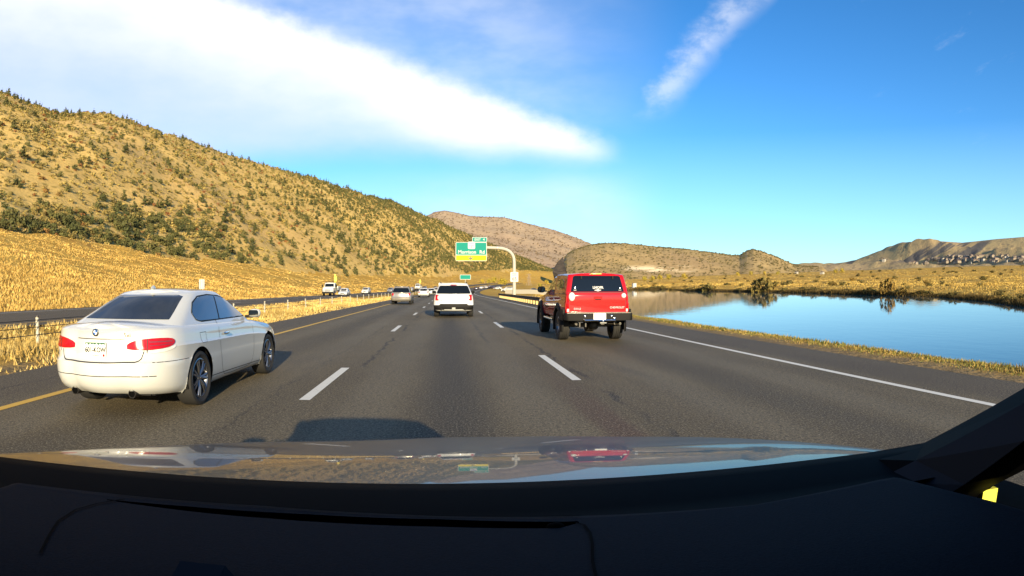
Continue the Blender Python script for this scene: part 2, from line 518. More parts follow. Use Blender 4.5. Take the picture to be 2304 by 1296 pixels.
CR_A, CR_E = table([(0, 212), (60, 232), (130, 256), (185, 255), (240, 258), (300, 276), (400, 308), (500, 345), (600, 370), (700, 400), (800, 430), (900, 460), (980, 495), (1060, 530), (1150, 568), (1200, 590), (1250, 611)],
                   [(-180, 2.0), (-110, 7.0), (-70, 14.5), (-52, 16.6)], [(14, 0.7), (180, 0.5)])
FT_A, FT_E = table([(0, 512), (120, 527), (240, 552), (360, 572), (480, 586), (600, 602), (700, 612), (850, 613), (1000, 609), (1100, 609), (1200, 608), (1250, 611)],
                   [(-180, 1.0), (-110, 3.5), (-70, 5.5), (-52, 5.3)], [(14, 0.7), (180, 0.5)])
RF_A = np.array([-180, -110, -70, -45, -41, -31, -21.5, -10, -1, 5, 10, 14, 180.])
RF_R = np.array([400, 180, 140, 135, 140, 180, 230, 350, 560, 900, 1150, 1250, 1250.])
RC_R = np.array([900, 620, 480, 465, 480, 510, 560, 720, 960, 1250, 1400, 1400, 1400.])

LAKE = np.array([(12.9, -40), (12.9, 60), (14.5, 90), (22, 140), (38, 190), (55, 230), (72, 266), (86, 281), (95, 262), (85, 209), (87, 193), (86, 160), (85.5, 135), (83.5, 113), (82, 96), (80.7, 82), (74, 65), (65, 49.5), (57, 34), (46, 8), (34, -25)], dtype=float)

def poly_sd(X, Y, P):
    """signed distance, positive inside"""
    X = np.asarray(X, float); Y = np.asarray(Y, float)
    d = np.full(X.shape, 1e12); ins = np.zeros(X.shape, bool)
    for i in range(len(P)):
        ax, ay = P[i]; bx, by = P[(i + 1) % len(P)]
        ex, ey = bx - ax, by - ay
        t = np.clip(((X - ax) * ex + (Y - ay) * ey) / (ex * ex + ey * ey), 0, 1)
        d = np.minimum(d, (X - ax - t * ex) ** 2 + (Y - ay - t * ey) ** 2)
        c = (ay > Y) != (by > Y)
        with np.errstate(divide='ignore', invalid='ignore'):
            xi = ax + (Y - ay) / (by - ay) * ex
        ins ^= c & (X < xi)
    return np.where(ins, 1, -1) * np.sqrt(d)

def water_z(X, Y):
    # the carriageway falls and leans a little against the level of the lake; the land is measured from the road
    return -3.2 + 0.0347 * np.asarray(X, float) + 0.004 * np.asarray(Y, float)

def hill_frac(X, Y):
    """0 at the foot of the left hill, 1 on its crest"""
    A = np.degrees(np.arctan2(X, Y)); r = np.hypot(X, Y)
    rf = np.interp(A, RF_A, RF_R) * (1 + 0.10 * (fbm(X * 0.012, Y * 0.012, 3, 5) - 0.5)); rc = np.interp(A, RF_A, RC_R)
    return (r - rf) / (rc - rf)

def land_z(X, Y):
    X = np.asarray(X, float); Y = np.asarray(Y, float)
    A = np.degrees(np.arctan2(X, Y)); r = np.hypot(X, Y)
    e = road_z(Y); u = X - road_x(Y)
    # left of the roads: meadow that climbs to the hill
    rf = np.interp(A, RF_A, RF_R); rc = np.interp(A, RF_A, RC_R)
    zf = np.tan(np.radians(np.interp(A, FT_A, FT_E))) * rf + CAM_H
    zc = np.tan(np.radians(np.interp(A, CR_A, CR_E))) * rc + CAM_H
    ar = np.radians(A)
    sf = np.maximum(-(rf * np.sin(ar) - road_x(np.maximum(rf * np.cos(ar), 0))) - 27.5, 60.0)
    s = np.clip(-u - 27.5, 0, None)
    f = np.clip(np.minimum(s / sf, 1.3), 0, 1)
    f = np.where(r > rf, np.maximum(f, sstep(0, 1, (r - rf) / 60 + 0.6)), f)
    rough = (fbm(X * 0.045, Y * 0.045, 4, 3) - 0.5) * np.clip(s / 25, 0, 1)
    zl = e * (1 - f) + zf * f ** 1.18 + rough * (1.6 + 2.5 * f)
    g = hill_frac(X, Y)
    gc = np.clip(g, 0, 1)
    sp_, cr_ = 0.55 * X + 0.83 * Y, 0.83 * X - 0.55 * Y
    gull = fbm(cr_ * 0.006 + 0.2 * fbm(X * 0.01, Y * 0.01, 2, 12), sp_ * 0.011, 4, 11) - 0.5
    prof = gc ** 1.12 * (1 + 0.10 * np.sin(gc * np.pi))
    zh = (zc - zf) * np.minimum(prof, 1.0) + gull * (zc - zf) * 0.20 * np.sin(np.clip(gc, 0, 1) * np.pi) + (fbm(X * 0.02, Y * 0.02, 4, 21) - 0.5) * 7 * np.sin(gc * np.pi)
    back = np.clip(g - 1, 0, None)
    zh = zh * (1 - sstep(0, 1.6, back) * 0.9) + np.clip(1 - back * 3, 0, 1) * np.clip(g * 4 - 3, 0, 1) * (fbm(A * 1.7, r * 0.02, 3, 31) - 0.5) * 5
    zl = zl + np.where(g > 0, zh, 0)
    # right of the road: plain round the lake, rising far off
    sd = poly_sd(X, Y, LAKE)
    away = np.clip(-sd, 0, None)
    plain = water_z(np.minimum(X, 1900), np.clip(Y, -300, 1900)) + 0.25 + 1.1 * sstep(0.5, 14, away) + 9 * np.clip((away - 60) / 1500, 0, 1.6) ** 1.2 + (fbm(X * 0.012, Y * 0.012, 4, 41) - 0.5) * 5 * sstep(20, 200, away) + (fbm(X * 0.05, Y * 0.05, 3, 43) - 0.5) * 1.2 * sstep(6, 60, away)
    wgt = sstep(9.0, 24, u)
    zr = (e - 0.05) * (1 - wgt) + (plain + e * 0.0) * wgt
    z = np.where(u < -27.5, zl, np.where(u > 8.2, zr, e - 0.05))
    # grassy dip of the median
    z = z - 0.28 * sstep(-8.6, -11.2, u) * sstep(-15.0, -12.8, u)
    z = z + 0.10 * sstep(-7.2, -8.4, u) * sstep(-10.5, -9.2, u) * (0.6 + 0.8 * fbm(X * 0.4, Y * 0.4, 3, 4))
    # lake basin with a short steep bank
    bank = np.where(u < 16, 3.4, 1.6) + 0.6 * (fbm(X * 0.3, Y * 0.3, 2, 9) - 0.5)
    k = np.clip((sd + bank) / bank, 0, 1)
    z = np.where(sd > -bank, np.where(sd > 0, water_z(X, Y) - 0.1 - np.clip(sd * 0.25, 0, 1.5), z * (1 - k ** 1.3) + (water_z(X, Y) - 0.1) * k ** 1.3), z)
    return z

def hz(x, y):
    return float(land_z(np.array([x]), np.array([y]))[0])

azs = np.concatenate([np.arange(-180, -60, 3.0), np.arange(-60, -50, 0.6), np.arange(-50, 60, 0.22), np.arange(60, 70, 0.6), np.arange(70, 180.1, 3.0)])
rs = np.concatenate([[0.6, 1.5], np.geomspace(2.5, 1750, 300), [2100, 2600, 3400, 4800, 7000, 11000]])
AA, RR = np.meshgrid(np.radians(azs), rs)
GX, GY = RR * np.sin(AA), RR * np.cos(AA)
# the grid lines up with the road corridor near the car so that verges stay clean
GZ = land_z(GX, GY)
GZ[RR > 2000] = np.where(RR[RR > 2000] > 4000, 20.0, np.minimum(GZ[RR > 2000], 75))
nr, na = GX.shape
idx = np.arange(nr * na).reshape(nr, na)
quads = np.stack([idx[:-1, :-1], idx[:-1, 1:], idx[1:, 1:], idx[1:, :-1]], -1).reshape(-1, 4)[:, ::-1]
gfr = hill_frac(GX, GY)
cx_ = GX.ravel()[quads].mean(1); cy_ = GY.ravel()[quads].mean(1)
u_ = cx_ - road_x(cy_)
a_ = np.degrees(np.arctan2(cx_, cy_))
is_hill = (hill_frac(cx_, cy_) > 0) & (u_ < -27.5) & (a_ < 13) & (np.hypot(cx_, cy_) < 2200)
VV = np.stack([GX.ravel(), GY.ravel(), GZ.ravel()], -1)

def submesh(name, sel, mat):
    F = quads[sel]
    used, inv = np.unique(F.ravel(), return_inverse=True)
    return mesh(name, VV[used], inv.reshape(F.shape), mat, smooth='all')

ground = tag(submesh('ground', ~is_hill, GRASS_G), 'dry golden grassland of verge, median, meadow and plain', kind='structure')
hill = tag(submesh('hill', is_hill, HILL_M), 'long dry hillside dotted with scrub, sloping down towards the road ahead', kind='structure')

# ------------------------------------------------------------------ lake
me_poly = [(x, y, float(water_z(x, y))) for x, y in LAKE]
lake = tag(mesh('lake', me_poly, [tuple(range(len(me_poly)))], WATER), 'calm blue lake beside the motorway', kind='structure')

# ------------------------------------------------------------------ roads and their markings
def strip(name, u0, u1, y0, y1, zo, mat, parent=None, n=None, thick=0.0):
    n = n or max(1, int((y1 - y0) / 6))
    Y = np.linspace(y0, y1, n + 1)
    V, F = [], []
    for y in Y:
        xc, z = float(road_x(y)), float(road_z(y)) + zo
        V += [(xc + u0, y, z), (xc + u1, y, z)]
    for i in range(n):
        F.append((2 * i, 2 * i + 1, 2 * i + 3, 2 * i + 2))
    return mesh(name, V, F, mat, parent)

road = tag(strip('road', -6.95, 7.75, -60, 760, 0.0, ASPH, n=160), 'worn grey asphalt carriageway with three lanes', kind='structure')
opposite = tag(strip('opposite_carriageway', -26.2, -15.2, -60, 760, 0.0, ASPH, n=160), 'asphalt carriageway for oncoming traffic beyond the median', kind='structure')
strip('edge_line', -5.12, -4.97, -40, 600, 0.004, YEL, road, 140)['label'] = 'solid yellow line along the median side'
strip('edge_line', 5.90, 6.04, -40, 600, 0.004, WHT, road, 140)['label'] = 'solid white line along the lake side'
for u, y0, ln, per in ((-1.79, 7.24, 3.08, 12.08), (1.77, 8.75, 3.45, 12.35)):
    for k in range(-1, 26):
        strip('lane_dash', u, u + 0.135, y0 + k * per, y0 + k * per + ln, 0.004, WHT, road, 2)
strip('edge_line', -16.6, -16.45, -40, 600, 0.004, YEL, opposite, 120)
strip('edge_line', -24.6, -24.45, -40, 600, 0.004, WHT, opposite, 120)
for k in range(0, 22):
    strip('lane_dash', -20.6, -20.47, 20 + 12.2 * k, 23 + 12.2 * k, 0.004, WHT, opposite, 2)

# ------------------------------------------------------------------ far ridges
def ridge(name, px, r_crest, r_base, r_back, mat, label, gully=0.25, gf=0.8, lo=None, hi=None, seed=0, base_el=None, z0=10.0, rows=40, step=0.06, jag=0.0, p=1.1):
    a, e = table(px, lo, hi)
    A = np.arange(a[0], a[-1] + step / 2, step)
    E = np.interp(A, a, e) + jag * (fbm(A * 3.1, A * 0 + 3.3, 4, seed + 5) - 0.5)
    rc = r_crest(A) if callable(r_crest) else np.full(A.shape, float(r_crest))
    rb = r_base(A) if callable(r_base) else np.full(A.shape, float(r_base))
    zc = np.tan(np.radians(E)) * rc + CAM_H
    G = np.concatenate([np.linspace(0, 1, rows), np.linspace(1.06, 1.8, 8)])
    V = []
    for g in G:
        gg = min(g, 1.0)
        r = rb + (rc - rb) * g
        shape = gg ** p
        z = z0 + (zc - z0) * shape
        w = math.sin(gg * math.pi) if g <= 1 else 0
        xa = np.radians(A) * r; q_ = r_crest if not callable(r_crest) else 3000.0
        kx = gf * 9.0 / q_
        rid = np.abs(fbm(xa * kx + gg * 1.1, r * kx * 0.8 + xa * kx * 0.3, 5, seed) - 0.5) * 2.6
        z = z + (rid - 0.45) * gully * (zc - z0) * w
        if g > 1:
            z = z - (g - 1) * (zc - z0) * 0.9
        z[0] = z0 - 5; z[-1] = z0 - 5
        if g == 0: z = z - 30
        V.append(np.stack([r * np.sin(np.radians(A)), r * np.cos(np.radians(A)), z], -1))
    V = np.array(V); nr_, na_ = V.shape[:2]
    ix = np.arange(nr_ * na_).reshape(nr_, na_)
    F = np.stack([ix[:-1, :-1], ix[1:, :-1], ix[1:, 1:], ix[:-1, 1:]], -1).reshape(-1, 4)[:, ::-1]
    o = mesh(name, V.reshape(-1, 3), F, mat, smooth='all')
    return tag(o, label, kind='structure')

ridge('mountain', [(930, 500), (975, 478), (1000, 473), (1030, 479), (1060, 486), (1100, 488), (1135, 489), (1165, 497), (1200, 506), (1235, 514), (1260, 522), (1300, 536), (1330, 548), (1390, 566), (1450, 585)],
      3300, 1700, 4200, MTN_M, 'pinkish brown mountain rising beyond the end of the hill', 0.30, 0.5, lo=[(-12, 2.0)], hi=[(22, 1.0)], seed=101, z0=22, jag=0.10)
ridge('ridge', [(1265, 590), (1275, 572), (1290, 562), (1330, 550), (1365, 547), (1400, 547), (1440, 551), (1500, 557), (1540, 560), (1600, 568), (1640, 573), (1664, 575), (1680, 564), (1695, 561), (1715, 565), (1740, 575), (1765, 586), (1790, 597), (1850, 601)],
      2000, 1500, 2400, RIDGE_M, 'long low scrub covered ridge with a rocky point at its far end', 0.20, 0.8, lo=[(9.6, 0.6)], hi=[(36, 0.6)], seed=202, z0=4, jag=0.10, p=1.0)
ridge('mesa', [(1700, 598), (1790, 597), (1850, 596), (1900, 590), (1935, 584), (1965, 574), (2000, 561), (2030, 550), (2060, 545), (2090, 542), (2120, 543), (2165, 546), (2195, 543), (2240, 538), (2304, 533)],
      4300, 2300, 5200, MESA_M, 'flat topped mesa with bluish gullies beyond the lake', 0.85, 0.75, lo=[(22, 1.4)], hi=[(60, 4.6), (85, 4.4), (110, 1.5)], seed=309, z0=58, p=1.35)
# ------------------------------------------------------------------ plants
def foliage_mat(name, cols, rough=0.85, var=0.5, attr=False):
    m, n = nodemat(name)
    inf = n.node('ShaderNodeObjectInfo').outputs['Random']
    ns = n.noise(n.pos, 1.3, 3, 0.6)
    if attr:
        at = n.node('ShaderNodeAttribute'); at.attribute_name = 'tint'
        c = at.outputs['Color']
    else:
        c = n.mix(inf, cols[0], cols[1])
        if len(cols) > 2:
            c = n.mix(n.mapr(inf, 0.75, 0.95), c, cols[2])
    hs_ = n.node('ShaderNodeHueSaturation')
    n.put(hs_.inputs['Value'], n.mapr(ns, 0.3, 0.7, 1 - var * 0.5, 1 + var * 0.5))
    n.put(hs_.inputs['Color'], c)
    n.put(n.b.inputs['Base Color'], hs_.outputs[0])
    n.b.inputs['Roughness'].default_value = rough
    n.b.inputs['Specular IOR Level'].default_value = 0.1
    return m

JUN = foliage_mat('juniper_green', [(0.075, 0.080, 0.030), (0.135, 0.122, 0.042), (0.065, 0.072, 0.030)])
PINE = foliage_mat('pine_green', [(0.060, 0.066, 0.026), (0.105, 0.100, 0.036)])
SCRUB = foliage_mat('scrub_leaves', [(0.20, 0.16, 0.055), (0.30, 0.22, 0.07), (0.25, 0.13, 0.042)])
YELLOWLEAF = foliage_mat('autumn_yellow_leaves', [(0.30, 0.24, 0.035), (0.40, 0.29, 0.04)])
REED = foliage_mat('shore_bush_leaves', [(0.070, 0.062, 0.025), (0.14, 0.115, 0.035), (0.19, 0.12, 0.03)])
STUFF = foliage_mat('plant_tint', [], attr=True, var=0.35)
BARK = material('bark', (0.09, 0.065, 0.045), 0.9)

def leaf_cloud(rng, n, rx, ry, rz, zc, size, shape='ball', flat=0.5):
    """n small leaf clumps (bent quads) spread through a crown volume with an uneven outline"""
    V, F = [], []
    k = 0
    lob = rng.uniform(0, 6.28, 4); amp = rng.uniform(0.1, 0.3, 4)
    while k < n:
        p = rng.uniform(-1, 1, 3)
        th = math.atan2(p[1], p[0])
        rad = 1 + sum(a * math.sin((i + 2) * th + l + 3 * p[2]) for i, (a, l) in enumerate(zip(amp, lob)))
        if shape == 'ball':
            if np.dot(p, p) > rad ** 2 * 0.9: continue
        elif shape == 'cone':
            h = (p[2] + 1) / 2
            lim = (1 - h) ** 0.8 * (0.75 + 0.25 * math.sin(h * 22)) * rad
            if math.hypot(p[0], p[1]) > max(lim, 0.07): continue
        c = np.array([p[0] * rx, p[1] * ry, zc + p[2] * rz])
        d = np.array([p[0], p[1], p[2] * 0.8 + 0.15]); d = d / (np.linalg.norm(d) + 1e-6)
        nrm = d + rng.normal(0, 0.55, 3); nrm /= np.linalg.norm(nrm)
        a = np.cross(nrm, rng.normal(0, 1, 3)); a /= np.linalg.norm(a)
        b = np.cross(nrm, a)
        s = size * rng.uniform(0.6, 1.4)
        t = s * rng.uniform(0.5, 0.9)
        i = len(V)
        V += [c - a * s - b * t * .6, c + a * s * .8 - b * t + nrm * s * .25, c + a * s + b * t * .7, c - a * s * .6 + b * t + nrm * s * .2]
        F += [(i, i + 1, i + 2), (i, i + 2, i + 3)]
        k += 1
    return V, F

def make_tree(name, kind, rng, mat, h, w, n, size, trunk_h):
    root = empty(name)
    mb = MB()
    if kind == 'pine':
        V, F = leaf_cloud(rng, n, w, w, h * 0.45, h * 0.57, size, 'cone')
    else:
        V, F = leaf_cloud(rng, n, w, w, h * 0.42, h * 0.56, size, 'ball')
    c = mesh('crown', V, F, mat, root)
    mb.tube([(0, 0, -0.3), (0.03 * h, 0, trunk_h * 0.5), (0, 0.02 * h, trunk_h)], [0.045 * h, 0.035 * h, 0.012 * h], 5)
    if kind != 'pine':
        for q in range(3):
            t = rng.uniform(0, 6.28)
            mb.tube([(0, 0, trunk_h * .3), (math.cos(t) * w * .5, math.sin(t) * w * .5, h * .6)], [0.022 * h, 0.006 * h], 4)
    mb.build('trunk', BARK, root)
    return root

def make_bush(name, rng, mat, h, w, n, size):
    V, F = leaf_cloud(rng, n, w, w * rng.uniform(.8, 1.1), h * 0.52, h * 0.46, size, 'ball')
    root = empty(name)
    mesh('foliage', V, F, mat, root)
    mb = MB()
    for q in range(3):
        t = rng.uniform(0, 6.28)
        mb.tube([(0, 0, -0.2), (math.cos(t) * w * .25, math.sin(t) * w * .25, h * .35), (math.cos(t) * w * .5, math.sin(t) * w * .5, h * .7)], [0.04 * h, 0.025 * h, 0.008 * h], 4)
    mb.build('stem', BARK, root)
    return root

class Scatter:
    """first use moves the prototypes themselves, then copies of them with their parts"""
    def __init__(self, protos): self.p, self.used = protos, set()
    def put(self, k, loc, rz, s, label, cat, group):
        p = self.p[k]
        o = p if k not in self.used else copy_tree(p)
        self.used.add(k)
        o.location = loc; o.rotation_euler = (0, 0, rz)
        o.scale = s if isinstance(s, tuple) else (s, s, s)
        return tag(o, label, cat, group)

r1 = np.random.default_rng(11)
pines = Scatter([make_tree('pine_tree', 'pine', r1, PINE, 6.0, 1.7, 150, 0.34, 3.2) for _ in range(4)])
junipers = Scatter([make_bush('juniper_bush', r1, JUN, 2.6, 1.5, 150, 0.26) for _ in range(5)])
scrubs = Scatter([make_bush('scrub_bush', r1, SCRUB, 1.5, 1.15, 90, 0.20) for _ in range(5)])

# candidate places on the hill, thick at the foot and along the crest
def place_on_hill(n, rng):
    A = rng.uniform(-50, 10.5, n * 3); G = rng.uniform(0.0, 1.03, n * 3) ** 0.9
    rf = np.interp(A, RF_A, RF_R); rc = np.interp(A, RF_A, RC_R)
    r = rf + (rc - rf) * G
    w = (r * (rc - rf)); w = w / w.max()
    keep = rng.uniform(0, 1, len(A)) < np.maximum(w * 1.0, 0.18)
    A, r = A[keep], r[keep]
    X, Y = r * np.sin(np.radians(A)), r * np.cos(np.radians(A))
    return A, hill_frac(X, Y), X, Y

r2 = np.random.default_rng(21)
A, G, X, Y = place_on_hill(40000, r2)
D = fbm(X * 0.022, Y * 0.022, 4, 71)
D2 = fbm(X * 0.006, Y * 0.006, 3, 77)
dens = 0.16 + 1.45 * np.clip(D - 0.42, 0, 1) + 0.9 * np.clip(D2 - .5, 0, 1)
dens += 0.55 * (D > 0.44) * np.exp(-((G - 0.10 - 0.06 * (A + 41) / 20) / 0.10) ** 2) * (A < -14)
dens += 0.5 * np.clip((A + 8) / 10, 0, 1) * np.clip(1 - G, 0, 1)
ok = (G > -0.015) & (G < 1.03) & (r2.uniform(0, 1, len(A)) < dens)
A, G, X, Y, D = A[ok], G[ok], X[ok], Y[ok], D[ok]
Z = land_z(X, Y)
dist = np.hypot(X, Y)
kind_r = r2.uniform(0, 1, len(A))
p_jun = 0.10 + 0.24 * (D > 0.52) * np.exp(-((G - 0.08) / 0.09) ** 2) * (A < -13) + 0.22 * np.clip((A + 14) / 10, 0, 1) + 0.25 * (fbm(X * 0.02, Y * 0.02, 3, 91) > 0.56)
p_pine = 0.03 + 0.09 * (G > 0.94) + 0.16 * np.clip((A + 22) / 12, 0, 1)
is_pine = kind_r < p_pine
is_jun = (~is_pine) & (kind_r < p_pine + p_jun)
siz = r2.uniform(0.45, 1.2, len(A)) * np.where(is_pine, 0.85, 0.85)
app = siz * np.where(is_pine, 6.0, np.where(is_jun, 2.6, 1.5)) / dist
left_over = np.ones(len(A), bool)
for kind, sel, sc, nm, lab, cat in (('pine', is_pine, pines, 4, 'dark pine tree standing on the dry hillside left of the road', 'tree'),
                                    ('jun', is_jun, junipers, 5, 'dark green juniper bush on the dry hillside', 'bush'),
                                    ('scrub', (~is_pine) & (~is_jun), scrubs, 5, 'olive brown scrub bush on the dry hillside', 'bush')):
    ids = np.nonzero(sel)[0]
    ids = ids[np.argsort(-app[ids])][:290]
    for j, i in enumerate(ids):
        s = float(siz[i])
        size_w = 'large ' if s > .85 else 'small ' if s < .55 else ''
        up_w = 'at the foot of' if G[i] < .08 else 'low on' if G[i] < .3 else 'halfway up' if G[i] < .6 else 'high on' if G[i] < .92 else 'on the crest of'
        al_w = ('left end', 'far left of the coupe') [0] if A[i] < -36 else 'above the coupe boot' if A[i] < -27 else 'above the coupe bonnet' if A[i] < -15 else 'above the oncoming traffic' if A[i] < -6 else 'just left of the exit sign' if A[i] < 1 else 'behind the exit sign'
        if A[i] < -36: al_w = 'at its left end'
        noun = {'pine': 'dark pine tree', 'jun': 'dark green juniper bush', 'scrub': 'olive brown scrub bush'}[kind]
        lab = f'{size_w}{noun} {up_w} the hillside {al_w}'
        sc.put(j % nm, (X[i], Y[i], Z[i] - 0.08), float(r2.uniform(0, 6.28)), (s * float(r2.uniform(.85, 1.25)), s * float(r2.uniform(.85, 1.25)), s), lab, cat,
               {'pine': 'pines scattered over the hillside', 'jun': 'junipers scattered over the hillside', 'scrub': 'scrub bushes scattered over the hillside'}[kind])
    left_over[ids] = False

def batch(name, templates, which, P, S, RZ, tints, label):
    """thousands of small plants as one mesh"""
    Vs, Fs, Ts = [], [], []
    base = 0
    for k, (tv, tf) in enumerate(templates):
        i = np.nonzero(which == k)[0]
        if not len(i): continue
        c, s = np.cos(RZ[i])[:, None], np.sin(RZ[i])[:, None]
        v = tv[None] * S[i][:, None, :]
        v = np.stack([v[..., 0] * c - v[..., 1] * s, v[..., 0] * s + v[..., 1] * c, v[..., 2]], -1) + P[i][:, None, :]
        f = tf[None] + (np.arange(len(i)) * len(tv))[:, None, None] + base
        base += len(i) * len(tv)
        Vs.append(v.reshape(-1, 3)); Fs.append(f.reshape(-1, 3)); Ts.append(np.repeat(tints[i], len(tv), 0))
    V = np.concatenate(Vs); F = np.concatenate(Fs); T = np.concatenate(Ts)
    me = bpy.data.meshes.new(name)
    me.vertices.add(len(V)); me.vertices.foreach_set('co', V.astype(np.float32).ravel())
    me.loops.add(len(F) * 3); me.loops.foreach_set('vertex_index', F.astype(np.int32).ravel())
    me.polygons.add(len(F)); me.polygons.foreach_set('loop_start', np.arange(0, len(F) * 3, 3, dtype=np.int32))
    me.update(calc_edges=True)
    ca = me.color_attributes.new('tint', 'FLOAT_COLOR', 'POINT')
    ca.data.foreach_set('color', np.concatenate([T, np.ones((len(T), 1))], 1).astype(np.float32).ravel())
    me.materials.append(STUFF)
    o = bpy.data.objects.new(name, me); COL.objects.link(o)
    return tag(o, label, kind='stuff')

def tmpl(rng, n, w, h, size, shape='ball'):
    V, F = leaf_cloud(rng, n, w, w, h * 0.48, h * 0.45, size, shape)
    return np.array(V), np.array(F)

r3 = np.random.default_rng(31)
T_ = [tmpl(r3, 26, 1.15, 1.5, 0.34) for _ in range(4)] + [tmpl(r3, 34, 1.4, 2.5, 0.42) for _ in range(3)] + [tmpl(r3, 36, 1.5, 5.5, 0.55, 'cone') for _ in range(2)]
i = np.nonzero(left_over)[0]
wh = np.where(is_pine[i], r3.integers(7, 9, len(i)), np.where(is_jun[i], r3.integers(4, 7, len(i)), r3.integers(0, 4, len(i))))
S3 = np.repeat(siz[i][:, None], 3, 1) * r3.uniform(0.85, 1.2, (len(i), 3))
lam = r3.uniform(0, 1, (len(i), 1))
tj = np.array([0.075, 0.08, 0.03]) * (1 - lam) + np.array([0.16, 0.14, 0.05]) * lam
tp = np.array([0.062, 0.068, 0.026]) * (1 - lam) + np.array([0.115, 0.108, 0.04]) * lam
ts = np.array([0.19, 0.15, 0.052]) * (1 - lam) + np.array([0.36, 0.27, 0.085]) * lam
red = r3.uniform(0, 1, (len(i), 1)) < 0.07
ts = np.where(red, np.array([0.22, 0.095, 0.035]), ts)
tt = np.where(is_pine[i][:, None], tp, np.where(is_jun[i][:, None], tj, ts))
batch('scrub', T_, wh, np.stack([X[i], Y[i], Z[i] - 0.05], -1), S3, r3.uniform(0, 6.28, len(i)), tt, 'small scrub and saplings covering the dry hillside')

# plants on the far ridge, the mountain and the plain beyond the lake, too far to tell apart
def cast_on(objs, A, r):
    out = np.full(len(A), np.nan)
    for o in objs:
        bv = BVHTree.FromPolygons([v.co for v in o.data.vertices], [p.vertices for p in o.data.polygons])
        for k in range(len(A)):
            h = bv.ray_cast(Vector((r[k] * math.sin(math.radians(A[k])), r[k] * math.cos(math.radians(A[k])), 2000)), Vector((0, 0, -1)))
            if h[0] is not None and not (out[k] > h[0].z): out[k] = h[0].z
    return out
r4 = np.random.default_rng(41)
byn = {o.name: o for o in COL.objects}
A4 = np.concatenate([r4.uniform(9, 34, 3600), r4.uniform(-6, 15, 2600)])
g4 = r4.uniform(0.15, 1.03, len(A4)); g4[:500] = r4.uniform(0.96, 1.02, 500)
first = np.arange(len(A4)) < 3600
r_ = np.where(first, 1500 + 500 * g4, 1700 + 1600 * g4)
z4 = np.where(first, cast_on([byn['ridge']], A4, r_), cast_on([byn['mountain']], A4, r_))
k4 = ~np.isnan(z4) & (z4 > 26) & (r4.uniform(0, 1, len(A4)) < np.where(g4 > 0.95, 1.0, np.where(first, fbm(A4 * 0.8, r_ * 0.01, 3, 5) * 1.3 - .15, 0.7)))
A4, r_, z4, first = A4[k4], r_[k4], z4[k4], first[k4]
P4 = np.stack([r_ * np.sin(np.radians(A4)), r_ * np.cos(np.radians(A4)), z4 - 0.3], -1)
s4 = np.where(first, 2.2, 3.4)[:, None] * r4.uniform(0.5, 1.2, (len(A4), 3))
l4 = r4.uniform(0, 1, (len(A4), 1))
t4 = np.where(first[:, None], np.array([0.085, 0.08, 0.035]) * (1 - l4) + np.array([0.17, 0.14, 0.06]) * l4, np.array([0.13, 0.10, 0.07]) * (1 - l4) + np.array([0.22, 0.16, 0.10]) * l4)
batch('ridge_scrub', T_[:4], r4.integers(0, 4, len(A4)), P4, s4, r4.uniform(0, 6.28, len(A4)), t4, 'trees and scrub on the far ridge and mountain')

# ------------------------------------------------------------------ grass of the verges, as blades
def blades(name, X, Y, H, cols, label, rng, per=4, width=0.02, lean=0.35, spread=0.10):
    n = len(X) * per
    bx = np.repeat(X, per) + rng.normal(0, spread, n); by = np.repeat(Y, per) + rng.normal(0, spread, n)
    bz = land_z(bx, by) - 0.03
    h = np.repeat(H, per) * rng.uniform(0.5, 1.15, n)
    th = rng.uniform(0, 6.28, n); wd = width * (0.7 + 0.9 * rng.uniform(0, 1, n)) * (1 + np.hypot(bx, by) / 22)
    lx, ly = rng.normal(0, lean, n) * h, rng.normal(0, lean, n) * h
    a = np.stack([bx - np.cos(th) * wd, by - np.sin(th) * wd, bz], -1); b = np.stack([bx + np.cos(th) * wd, by + np.sin(th) * wd, bz], -1)
    c = np.stack([bx + lx, by + ly, bz + h], -1)
    V = np.stack([a, b, c], 1).reshape(-1, 3)
    F = np.arange(n * 3).reshape(-1, 3)
    lam = np.repeat(rng.uniform(0, 1, len(X)), per)[:, None]; lam = np.clip(lam + rng.normal(0, .15, (n, 1)), 0, 1)
    c0, c1, c2 = [np.array(q) for q in cols]
    T = np.where(lam < .5, c0 + (c1 - c0) * lam * 2, c1 + (c2 - c1) * (lam * 2 - 1))
    g = np.repeat(fbm(X * 0.35, Y * 0.35, 3, 8), per)[:, None]
    T = T * (0.7 + 0.6 * g)
    me = bpy.data.meshes.new(name)
    me.vertices.add(len(V)); me.vertices.foreach_set('co', V.astype(np.float32).ravel())
    me.loops.add(len(F) * 3); me.loops.foreach_set('vertex_index', F.astype(np.int32).ravel())
    me.polygons.add(len(F)); me.polygons.foreach_set('loop_start', np.arange(0, len(F) * 3, 3, dtype=np.int32))
    me.update(calc_edges=True)
    ca = me.color_attributes.new('tint', 'FLOAT_COLOR', 'POINT')
    ca.data.foreach_set('color', np.concatenate([np.repeat(T, 3, 0), np.ones((n * 3, 1))], 1).astype(np.float32).ravel())
    me.materials.append(STUFF)
    o = bpy.data.objects.new(name, me); COL.objects.link(o)
    return tag(o, label, kind='stuff')

